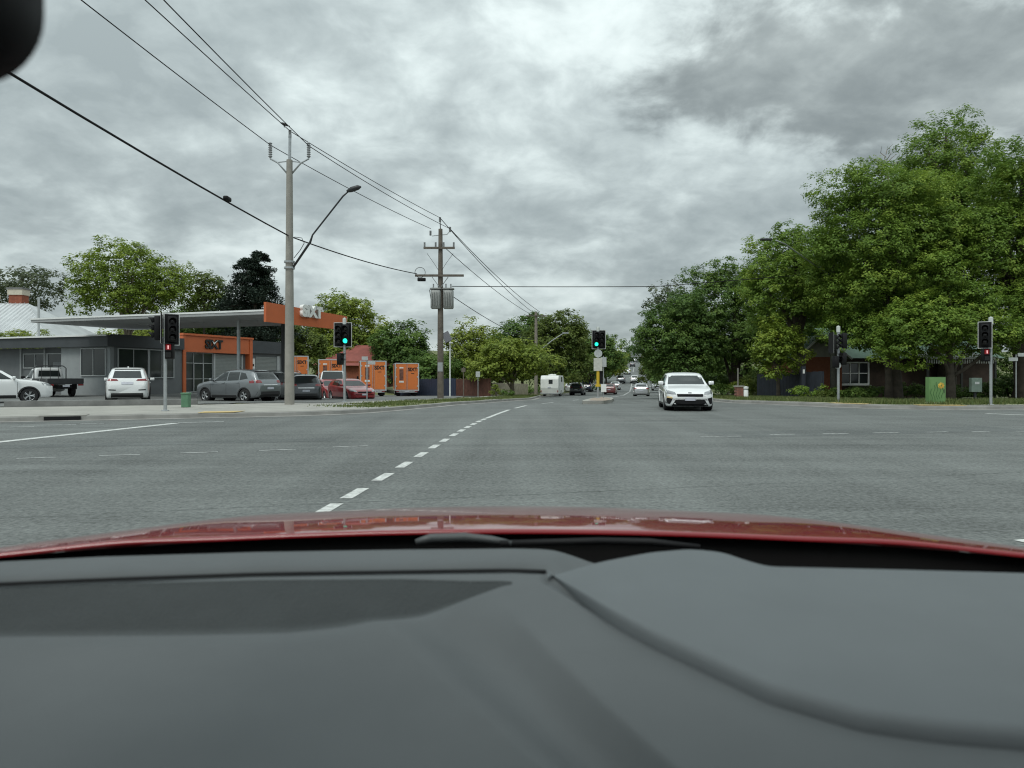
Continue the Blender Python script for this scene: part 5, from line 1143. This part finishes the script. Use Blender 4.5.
# --- right side: big elms
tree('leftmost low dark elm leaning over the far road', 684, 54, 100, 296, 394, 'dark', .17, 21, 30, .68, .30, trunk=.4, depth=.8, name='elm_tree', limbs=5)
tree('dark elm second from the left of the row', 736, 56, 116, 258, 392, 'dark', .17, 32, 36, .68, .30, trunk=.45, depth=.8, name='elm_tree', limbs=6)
tree('elm behind the curved street lamp', 798, 46, 112, 216, 356, 'elm', .15, 22, 40, .66, .30, trunk=.45, name='elm_tree')
tree('huge elm with the thick trunk in front of the house', 893, 40.5, 165, 152, 376, 'elm', .135, 23, 58, .66, .26, trunk=.42, name='elm_tree', depth=.75, limbs=6)
tree('tallest elm crowning the row behind', 946, 48, 136, 104, 310, 'elm', .16, 24, 40, .60, .27, trunk=.5, name='elm_tree', limbs=18, gap=.26)
tree('rightmost elm cut by the frame edge', 1022, 39.5, 140, 138, 372, 'elm', .135, 25, 46, .66, .28, trunk=.45, name='elm_tree', depth=.75)
tree('yellow-green small tree beside the house gable', 778, 43.5, 58, 316, 384, 'plane', .16, 26, 16, .8, .36, trunk=.12)
tree('small olive tree far along the right kerb', 664, 105, 46, 356, 392, 'olive', .34, 27, 16, .85, .38, trunk=.2)
tree('dark tree closing the gap behind the leftmost elm', 690, 82, 84, 330, 400, 'dark', .30, 28, 20, .9)
tree('wispy pale branches rising behind the leftmost elm', 668, 62, 60, 276, 330, 'gum', .24, 29, 14, .35, .34, gap=.45, limbs=12)
tree('farther street tree on the right side of the hill', 654, 190, 26, 352, 386, 'mid', .5, 30, 12, .9, .4)
tree('dark elm filling behind the house roof', 870, 62, 190, 250, 396, 'dark', .28, 31, 36, .85, .3)
tree('dense dark tree behind the depot roof sign', 216, 86, 96, 300, 372, 'dark', .34, 33, 22, .9)
tree('dark tree standing behind the cottage and depot', 150, 90, 110, 312, 372, 'mid', .36, 34, 20, .8)
tree('low spreading elm hanging over the green cabinet', 950, 37.5, 160, 282, 372, 'elm', .135, 35, 34, .66, .3, trunk=.22, name='elm_tree', depth=.5, limbs=4)
tree('low elm bough behind the side-on signal pole', 888, 40, 78, 284, 364, 'elm', .135, 36, 22, .66, .3, trunk=.18, name='elm_tree', depth=.5, limbs=3)
# dead twigs standing out of the big crown
dt = thing('dead_branch', 'bare dead twigs sticking out above the huge elm', 'branch', (gx(886,46), 46, gz(165,46))); rng = np.random.default_rng(5)
b0 = MB(); b0.tube([(.3,0,-2.0),(.1,0,-.6),(-.1,0,.5)], [.07,.05,.015], 6); b0 = b0.build('stem', BARKP, dt)
for i in range(9):
    z = -.9+i*.2; a = rng.uniform(-1, 1); MB().tube([(.1-.05*i/4,0,z),(a*.5,rng.uniform(-.3,.3),z+.35),(a*1.0,rng.uniform(-.4,.4),z+.6)], [.028,.02,.006], 5).build('twig', BARKP, dt)
# --- shrubs
def shrub(label, u, Y, w_px, vt, kind, leaf, seed, vb=None, depth=.8, lobes=9, group=None, name='shrub'):
    rng = np.random.default_rng(seed); x = gx(u, Y); z0 = Tz(x, Y)+.15; h = gz(vt, Y)-z0; rx = w_px/FPX*Y/2
    o = thing(name, label, 'shrub', (x, Y, z0), 0., group); cen, nrm, sz, tint, Ls = crown_pts(rng, (0,0,h*.48), (rx, rx*depth, h*.5), lobes, leaf, .9, .45)
    cen[:, 2] = np.maximum(cen[:, 2], .03)
    for i in range(3): MB().tube([(rng.uniform(-.1,.1),0,-.1), tuple(Ls[i][0])], [.035,.01], 5).build('stem', BARK, o)
    me = leaf_mesh('foliage', cen, sz, nrm, tint, LM[kind], rng); c = bpy.data.objects.new('foliage', me); COL.objects.link(c); c.parent = o
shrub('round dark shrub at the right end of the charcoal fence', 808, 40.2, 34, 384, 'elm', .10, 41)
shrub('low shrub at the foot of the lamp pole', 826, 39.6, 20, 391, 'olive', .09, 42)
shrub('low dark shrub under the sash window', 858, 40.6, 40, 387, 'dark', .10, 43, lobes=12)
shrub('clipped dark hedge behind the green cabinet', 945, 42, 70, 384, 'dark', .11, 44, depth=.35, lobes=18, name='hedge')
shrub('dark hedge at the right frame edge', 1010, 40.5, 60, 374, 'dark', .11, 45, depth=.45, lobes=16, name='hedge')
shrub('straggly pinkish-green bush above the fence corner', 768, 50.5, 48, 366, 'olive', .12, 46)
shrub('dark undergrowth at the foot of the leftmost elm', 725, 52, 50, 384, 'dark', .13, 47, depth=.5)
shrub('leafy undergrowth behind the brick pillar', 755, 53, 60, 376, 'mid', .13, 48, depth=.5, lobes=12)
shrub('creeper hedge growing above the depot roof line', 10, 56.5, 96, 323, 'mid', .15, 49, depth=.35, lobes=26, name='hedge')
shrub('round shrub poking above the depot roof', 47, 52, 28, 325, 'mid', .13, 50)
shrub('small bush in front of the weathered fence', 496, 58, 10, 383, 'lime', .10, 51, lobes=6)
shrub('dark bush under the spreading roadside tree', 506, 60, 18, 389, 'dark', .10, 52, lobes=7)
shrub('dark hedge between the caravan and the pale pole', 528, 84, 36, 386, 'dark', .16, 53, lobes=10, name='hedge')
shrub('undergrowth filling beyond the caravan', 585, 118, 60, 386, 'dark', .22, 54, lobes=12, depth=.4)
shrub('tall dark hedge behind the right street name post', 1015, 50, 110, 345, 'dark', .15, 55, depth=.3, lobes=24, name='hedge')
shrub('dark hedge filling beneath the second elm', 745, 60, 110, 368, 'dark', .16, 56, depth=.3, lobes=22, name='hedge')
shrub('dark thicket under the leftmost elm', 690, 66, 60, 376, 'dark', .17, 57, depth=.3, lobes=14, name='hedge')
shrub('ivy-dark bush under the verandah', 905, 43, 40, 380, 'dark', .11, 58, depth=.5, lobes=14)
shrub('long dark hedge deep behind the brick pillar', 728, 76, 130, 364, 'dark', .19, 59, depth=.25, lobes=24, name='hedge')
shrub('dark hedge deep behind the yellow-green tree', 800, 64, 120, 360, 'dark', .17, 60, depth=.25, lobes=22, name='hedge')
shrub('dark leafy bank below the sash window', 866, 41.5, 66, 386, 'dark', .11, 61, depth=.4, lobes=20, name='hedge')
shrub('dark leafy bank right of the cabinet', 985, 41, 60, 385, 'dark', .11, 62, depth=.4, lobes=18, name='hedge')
# --- rough grass on the verges
def grass(name, p, side, a, b, n, h, seed, ymax=60):
    rng = np.random.default_rng(seed); nm = normals(p, side); ok = np.nonzero(p[:, 1] < ymax)[0]; i = rng.choice(ok, n); off = rng.uniform(a, b, n)
    q_ = p[i]+nm[i]*off[:, None]+rng.normal(size=(n, 2))*.5; d = np.minimum(dist(CLp, q_[:, 0], q_[:, 1]), dist(CRp, q_[:, 0], q_[:, 1])); ins_ = inside(LANDL, q_[:, 0], q_[:, 1]) | inside(LANDR, q_[:, 0], q_[:, 1])
    cl_ = np.sin(q_[:, 0]*2.1+np.sin(q_[:, 1]*1.7)*1.3)+np.sin(q_[:, 1]*2.6+q_[:, 0]*.9)
    q_ = q_[(d > a*.9) & ins_ & (cl_+rng.normal(size=n)*.6 > -.5)]; n = len(q_); hh = h*rng.uniform(.4, 1.5, n); z = T(q_[:, 0], q_[:, 1])+.14
    lean = rng.normal(size=(n, 2))*.35; wv = rng.uniform(.012, .03, n); an = rng.uniform(0, 6.28, n)
    A0 = np.column_stack([q_[:, 0]-np.cos(an)*wv, q_[:, 1]-np.sin(an)*wv, z]); A1 = np.column_stack([q_[:, 0]+np.cos(an)*wv, q_[:, 1]+np.sin(an)*wv, z]); A2 = np.column_stack([q_[:, 0]+lean[:, 0]*hh, q_[:, 1]+lean[:, 1]*hh, z+hh])
    V_ = np.stack([A0, A1, A2], 1).reshape(-1, 3); me = bpy.data.meshes.new(name); me.vertices.add(3*n); me.vertices.foreach_set('co', V_.ravel().astype(np.float32)); me.loops.add(3*n); me.loops.foreach_set('vertex_index', np.arange(3*n, dtype=np.int32)); me.polygons.add(n)
    me.polygons.foreach_set('loop_start', np.arange(0, 3*n, 3, dtype=np.int32)); me.polygons.foreach_set('loop_total', np.full(n, 3, np.int32)); at = me.attributes.new('tint', 'FLOAT', 'FACE'); at.data.foreach_set('value', rng.random(n).astype(np.float32)); me.update(calc_edges=True); me.materials.append(LM['grass'])
    o = bpy.data.objects.new(name, me); COL.objects.link(o); tag(o, 'rough green grass on the %s' % ('east verge under the elms' if side < 0 else 'west verge beside the depot'), 'grass', kind='stuff')
vis = dr[(dr[:, 0] < 26)]; grass('verge_grass', vis, -1, .7, 4.6, 70000, .15, 1)
grass('lawn_grass', dl[iL[0]:], 1, .22, 2.7, 30000, .07, 2, 75)
print('LEAVES', NLEAF)

# ------------------------------------------------------------------ the car we sit in
OWN = thing('red_car', 'red car we sit in: grey dashboard and glossy red bonnet', 'car', (0, 0, 0))
def dash_plastic(name, col, grain):
    m = P(name, col, .62, var=.05, scale=9, bump=.25, bscale=grain, spec=.35); return m
DASH = dash_plastic('dash_soft', (.098,.108,.112), 900); DASHL = dash_plastic('dash_lid', (.122,.137,.144), 900); INS = P('dash_insert', (.040,.045,.046), .75, var=.08, scale=20, spec=.25)
t = INS.node_tree; b = t.nodes['Principled BSDF']; tcn = t.nodes.new('ShaderNodeTexCoord'); vor = t.nodes.new('ShaderNodeTexVoronoi'); vor.inputs['Scale'].default_value = 330; t.links.new(tcn.outputs['Object'], vor.inputs['Vector'])
bn = t.nodes.new('ShaderNodeBump'); bn.inputs['Strength'].default_value = .7; bn.inputs['Distance'].default_value = .002; t.links.new(vor.outputs[0], bn.inputs['Height']); t.links.new(bn.outputs[0], b.inputs['Normal'])
OWNRED = P('bonnet_red', (.215,.004,.008), .45, .0, var=.03, scale=3, coat=.95, spec=.2)
def dY(v): return 209.7/(v-304.9)              # depth of the dashboard's base plane seen at row v
def dZ(Y): return 1.05+.1*(Y-.45)
def pl(x, pts): return np.interp(x, [p[0] for p in pts], [p[1] for p in pts])
DTOP = [(-260,574),(0,562),(100,557),(256,552.5),(400,550),(512,549),(540,549.5),(580,553),(640,562),(720,576),(760,582),(1300,590)]
GROOVE = [(-260,592),(0,583),(100,578.5),(256,573),(512,569),(560,571)]
PTOP = [(-260,596),(0,587),(100,583),(256,579),(400,578),(500,581),(520,583)]; PBOT = [(-260,633),(0,634),(180,634),(290,633),(340,629),(385,621),(425,609),(465,595),(500,586),(520,583)]
LGR = [(548,577.5),(580,597),(612,617.5),(650,638),(687,655),(768,692.5),(862,720),(940,731),(1024,738),(1300,752)]
LTOP = [(548,577),(575,569),(600,562),(650,552.5),(690,549),(722,552),(745,560),(768,566.5),(900,569.5),(1024,573),(1300,584)]
def ss(a, b, x): return sstep(a, b, x)
def dheight(u, v):
    h = np.zeros_like(u)
    g_ = pl(u, GROOVE); h -= .011*np.exp(-((v-g_)/2.4)**2)*ss(560, 520, u)
    h += .004*np.exp(-((v-(g_-9))/8)**2)*ss(575, 540, u)
    pb = pl(u, PBOT); pt = pl(u, PTOP); k = (v-pt)/np.maximum(pb-pt, 1); ins_ = ss(-.06, .04, k)*(1-ss(.72, 1.25, k))*ss(520, 470, u)
    h -= .010*ins_*(.30+.70*np.clip(k, 0, 1))
    # fold running down from the tray corner
    xl = np.interp(v, [583, 612, 660, 710, 768, 860], [492, 512, 559, 612, 677, 785]); d = xl-u
    h -= .055*(1-np.exp(-np.maximum(d, 0)/75))*ss(586, 645, v)
    h += .053*ss(25, 150, d)*ss(586, 645, v)
    lg = pl(u, LGR); h -= .006*np.exp(-((v-lg)/5)**2)*(u > 545)
    h -= .010*ss(-4, 14, lg-v)*ss(550, 600, u)       # recess that the lid sits in
    return h
us = np.linspace(-260, 1290, 330); tv = np.concatenate([np.linspace(0, 1, 170)])
UU = np.tile(us, (len(tv), 1)); VT = pl(us, DTOP); VV = VT[None]+(880-VT[None])*(tv[:, None]**1.25)
YY = dY(VV); XX = (UU-512)/FPX*YY; ZZ = dZ(YY)+dheight(UU, VV)
edge = np.stack([XX[0]*1.0, YY[0]+.012, ZZ[0]-.012], -1)[None]; edge2 = np.stack([XX[0], YY[0]+.015, ZZ[0]-.10], -1)[None]
MB().grid(np.concatenate([edge2, edge, np.stack([XX, YY, ZZ], -1)], 0)).build('dashboard', DASH, OWN, True, recalc=False)
dash = [o for o in OWN.children][-1]
# ribbed soft insert in the tray
us2 = np.linspace(-255, 512, 150); kv = np.linspace(.0, .97, 40); UU = np.tile(us2, (40, 1)); VV = pl(us2, PTOP)[None]*(1-kv[:, None])+pl(us2, PBOT)[None]*kv[:, None]; YY = dY(VV); XX = (UU-512)/FPX*YY
MB().grid(np.stack([XX, YY, dZ(YY)+dheight(UU, VV)+.0008-.0022*ss(.80, 1., kv/.97)[:, None]], -1)).build('tray_insert', INS, dash, True, recalc=False)
ins_o = dash.children[0]; at = ins_o.data.attributes.new('edge', 'FLOAT', 'POINT'); at.data.foreach_set('value', (ss(.72, 1.0, np.tile(kv[:, None]/.97, (1, 150)))).ravel().astype(np.float32))
an = t.nodes.new('ShaderNodeAttribute'); an.attribute_name = 'edge'; mxn = t.nodes.new('ShaderNodeMix'); mxn.data_type = 'RGBA'; t.links.new(an.outputs['Fac'], mxn.inputs[0]); src = b.inputs['Base Color'].links[0].from_socket; t.links.new(src, mxn.inputs[6]); mxn.inputs[7].default_value = (.098,.108,.112,1); t.links.new(mxn.outputs[2], b.inputs['Base Color'])
sq = np.linspace(-255, 546, 70); sv = pl(sq, GROOVE); sY = dY(sv)
for _ in range(4): sY[1:-1] = (sY[:-2]+2*sY[1:-1]+sY[2:])/4
MB().tube([((u_-512)/FPX*y_, y_, dZ(y_)-.0012) for u_, y_ in zip(sq, sY)], .0024, 6).build('dash_seam', P('seam_rubber', (.02,.021,.022), .8, spec=.2), dash, True)
# instrument lid on the right
us3 = np.linspace(548, 1290, 200); kv = np.linspace(0, 1, 90); UU = np.tile(us3, (90, 1)); vt_ = pl(us3, LTOP); vb_ = pl(us3, LGR)-5
# smooth the outlines
for arr in (vt_, vb_):
    for _ in range(6): arr[1:-1] = (arr[:-2]+arr[1:-1]*2+arr[2:])/4
# the lid is a real solid standing a little above the dash: outline on its own plane 12 mm up
def lY(v): return (209.7-.012*FPX)/(v-304.9)
VV = vt_[None]*(1-kv[:, None])+vb_[None]*kv[:, None]; offL = .012*ss(540, 620, UU); YY = (209.7-offL*FPX)/(VV-304.9); XX = (UU-512)/FPX*YY
wid = np.minimum(1, (vb_-vt_)/60)[None]; rollN = .012*(1-np.sqrt(np.clip(1-((kv-.95)/.05).clip(0, 1)**2, 0, 1)))[:, None]; dome = .006*np.sin(math.pi*kv)[:, None]*wid
ZL = dZ(YY)+offL-rollN*wid+dome
G = np.stack([XX, YY, ZL], -1); near = G[-1:].copy(); near[..., 2] -= .022*wid; near[..., 1] += .004; farE = G[:1].copy(); farE[..., 2] -= .012; farE[..., 1] += .006; far2 = farE.copy(); far2[..., 2] -= .06
MB().grid(np.concatenate([far2, farE, G, near], 0)).build('instrument_lid', DASHL, dash, True, recalc=False)
# black cowl behind the dash, wiper, bonnet
SCUT = P('scuttle_black', (.008,.008,.008), .95, spec=.05); xs_ = np.linspace(-1.0, 1.0, 60)
def rear_edge(x): return 1.16-.16*(x/.9)**2
cow = []
for k, (f, z) in enumerate(((0, .985), (.35, .995), (.8, 1.0), (.97, 1.005), (.985, 1.044))): cow.append(np.stack([xs_, .80+(rear_edge(xs_)-.80)*f, np.full_like(xs_, z)-.016*xs_**2-.012*np.abs(xs_/.95)**7], -1))
MB().grid(np.stack(cow)).build('scuttle_panel', SCUT, OWN, True, recalc=False)
nx, ny = 90, 60; xb = np.linspace(-.95, .95, nx); tb = np.linspace(0, 1, ny); XB = np.tile(xb, (ny, 1)); a2 = np.abs(XB/.95)
yr = rear_edge(XB)-.02; yf = 2.08-.22*a2**2-.34*a2**5; TB = tb[:, None]; YB = yr+(yf-yr)*TB
zc = 1.052-.134*TB**1.4                       # crown of the bonnet falling to the nose
ZB = zc-.014*a2**2-.012*a2**7+.004*np.exp(-((a2-.62)/.10)**2)
G = np.stack([XB, YB, ZB], -1); nose = G[-1:].copy(); nose[..., 1] += .03; nose[..., 2] -= .05; nose2 = nose.copy(); nose2[..., 2] -= .3; lip = G[:1].copy(); lip[..., 2] -= .005
MB().grid(np.concatenate([lip, G, nose, nose2], 0)).build('bonnet', OWNRED, OWN, True, recalc=False)
for s in (-1, 1):
    MB().grid(np.stack([np.stack([np.full(ny, s*.95), YB[:, 0], ZB[:, 0]-.004], -1), np.stack([np.full(ny, s*.965), YB[:, 0], ZB[:, 0]-.05], -1), np.stack([np.full(ny, s*.97), YB[:, 0], ZB[:, 0]-.4], -1)])).build('front_wing', OWNRED, OWN, True, recalc=False)
WIP = P('wiper_grey', (.06,.065,.066), .5)
def dp(u, v, Y): return (gx(u, Y), Y, gz(v, Y))
MB().tube([dp(416,542,1.02),dp(430,538.5,1.03),dp(465,537.5,1.04),dp(492,540,1.04),dp(512,543.5,1.03)], [.004,.007,.007,.006,.004], 8).build('wiper_arm', WIP, OWN, True)
MB().tube([dp(500,543.5,1.03),dp(600,541,1.05),dp(650,542,1.05),dp(700,547,1.03)], [.005,.006,.006,.004], 6).build('wiper_blade', BLACK, OWN, True)
# windscreen: clear laminated pane, faintly green
WS = bpy.data.materials.new('windscreen_glass'); WS.use_nodes = True; t = WS.node_tree; t.nodes.remove(t.nodes['Principled BSDF']); tb_ = t.nodes.new('ShaderNodeBsdfTransparent'); tb_.inputs[0].default_value = (.966,.984,.980,1); t.links.new(tb_.outputs[0], t.nodes['Material Output'].inputs[0])
rows = []
for f in np.linspace(0, 1, 14):
    hw = .78-.16*f; x_ = np.linspace(-hw, hw, 24); rows.append(np.stack([x_, 1.06-.86*f-.10*(x_/.78)**2*(1-.5*f), np.full(24, 1.04+.52*f+.03*math.sin(math.pi*f))], -1))
ws = MB().grid(np.stack(rows)).build('windscreen', WS, OWN, True, recalc=False); sm = ws.modifiers.new('s','SOLIDIFY'); sm.thickness = .005
HEADL = P('headlining', (.30,.29,.27), .9)
mb = MB(); rr_ = []
for f in np.linspace(0, 1, 10):
    x_ = np.linspace(-.62, .62, 16); rr_.append(np.stack([x_, np.full(16, .19-1.9*f), 1.565+.05*math.sin(math.pi*min(1, f*1.2))-.05*(x_/.62)**2], -1))
rf_ = MB().grid(np.stack(rr_)).build('roof', HEADL, OWN, True, recalc=False); sm = rf_.modifiers.new('s','SOLIDIFY'); sm.thickness = .04; sm.offset = 1
for s in (-1, 1): MB().tube([(s*.80,.98,1.0),(s*.72,.60,1.30),(s*.645,.2,1.56),(s*.66,-.6,1.58)], [.035,.045,.045,.04], 8).build('windscreen_pillar', BLACK, OWN, True)
# mirror housing hanging at the top left
mh = MB(); mh.rbox((0,0,0), (.17,.105,.05), .030, 8); mh.v = [(x, -z, y) for x, y, z in mh.v]; m_ = mh.build('rear_view_mirror', BLACK, OWN, True, 60); m_.location = (gx(25,.30)-.085, .30, gz(72,.30)+.052)
MB().tube([(.03,.02,.0),(.05,.05,.06),(.06,.04,.12)], [.018,.02,.026], 10).build('mirror_stalk', P('mirror_grey',(.10,.10,.105),.6), m_, True)

# the rest of the cabin round the camera (out of the frame; it keeps the dash in real cabin shade)
TRIM = P('cabin_trim', (.035,.036,.038), .9, spec=.2); SEAT = P('seat_cloth', (.03,.031,.034), .95, spec=.1)
for s in (-1, 1):
    MB().prism([(s*.80,1.0),(s*.84,.9),(s*.84,-1.7),(s*.80,-1.7)], .35, 1.06).build('door_panel', TRIM, OWN)
    mb = MB(); mb.rbox((s*.40,-.62,.85), (.50,.16,.75), .07, 4); st = mb.build('seat', SEAT, OWN, True, 60); MB().rbox((s*.40,-.66,1.32), (.26,.1,.18), .04, 4).build('headrest', SEAT, st, True, 60)
MB().box((0,-1.72,.95), (1.6,.06,1.2)).build('rear_bulkhead', TRIM, OWN); MB().box((0,-.4,.36), (1.62,2.6,.04)).build('cabin_floor', TRIM, OWN)
MB().box((0,.30,.72), (1.6,.05,.60)).build('dash_face', TRIM, OWN)
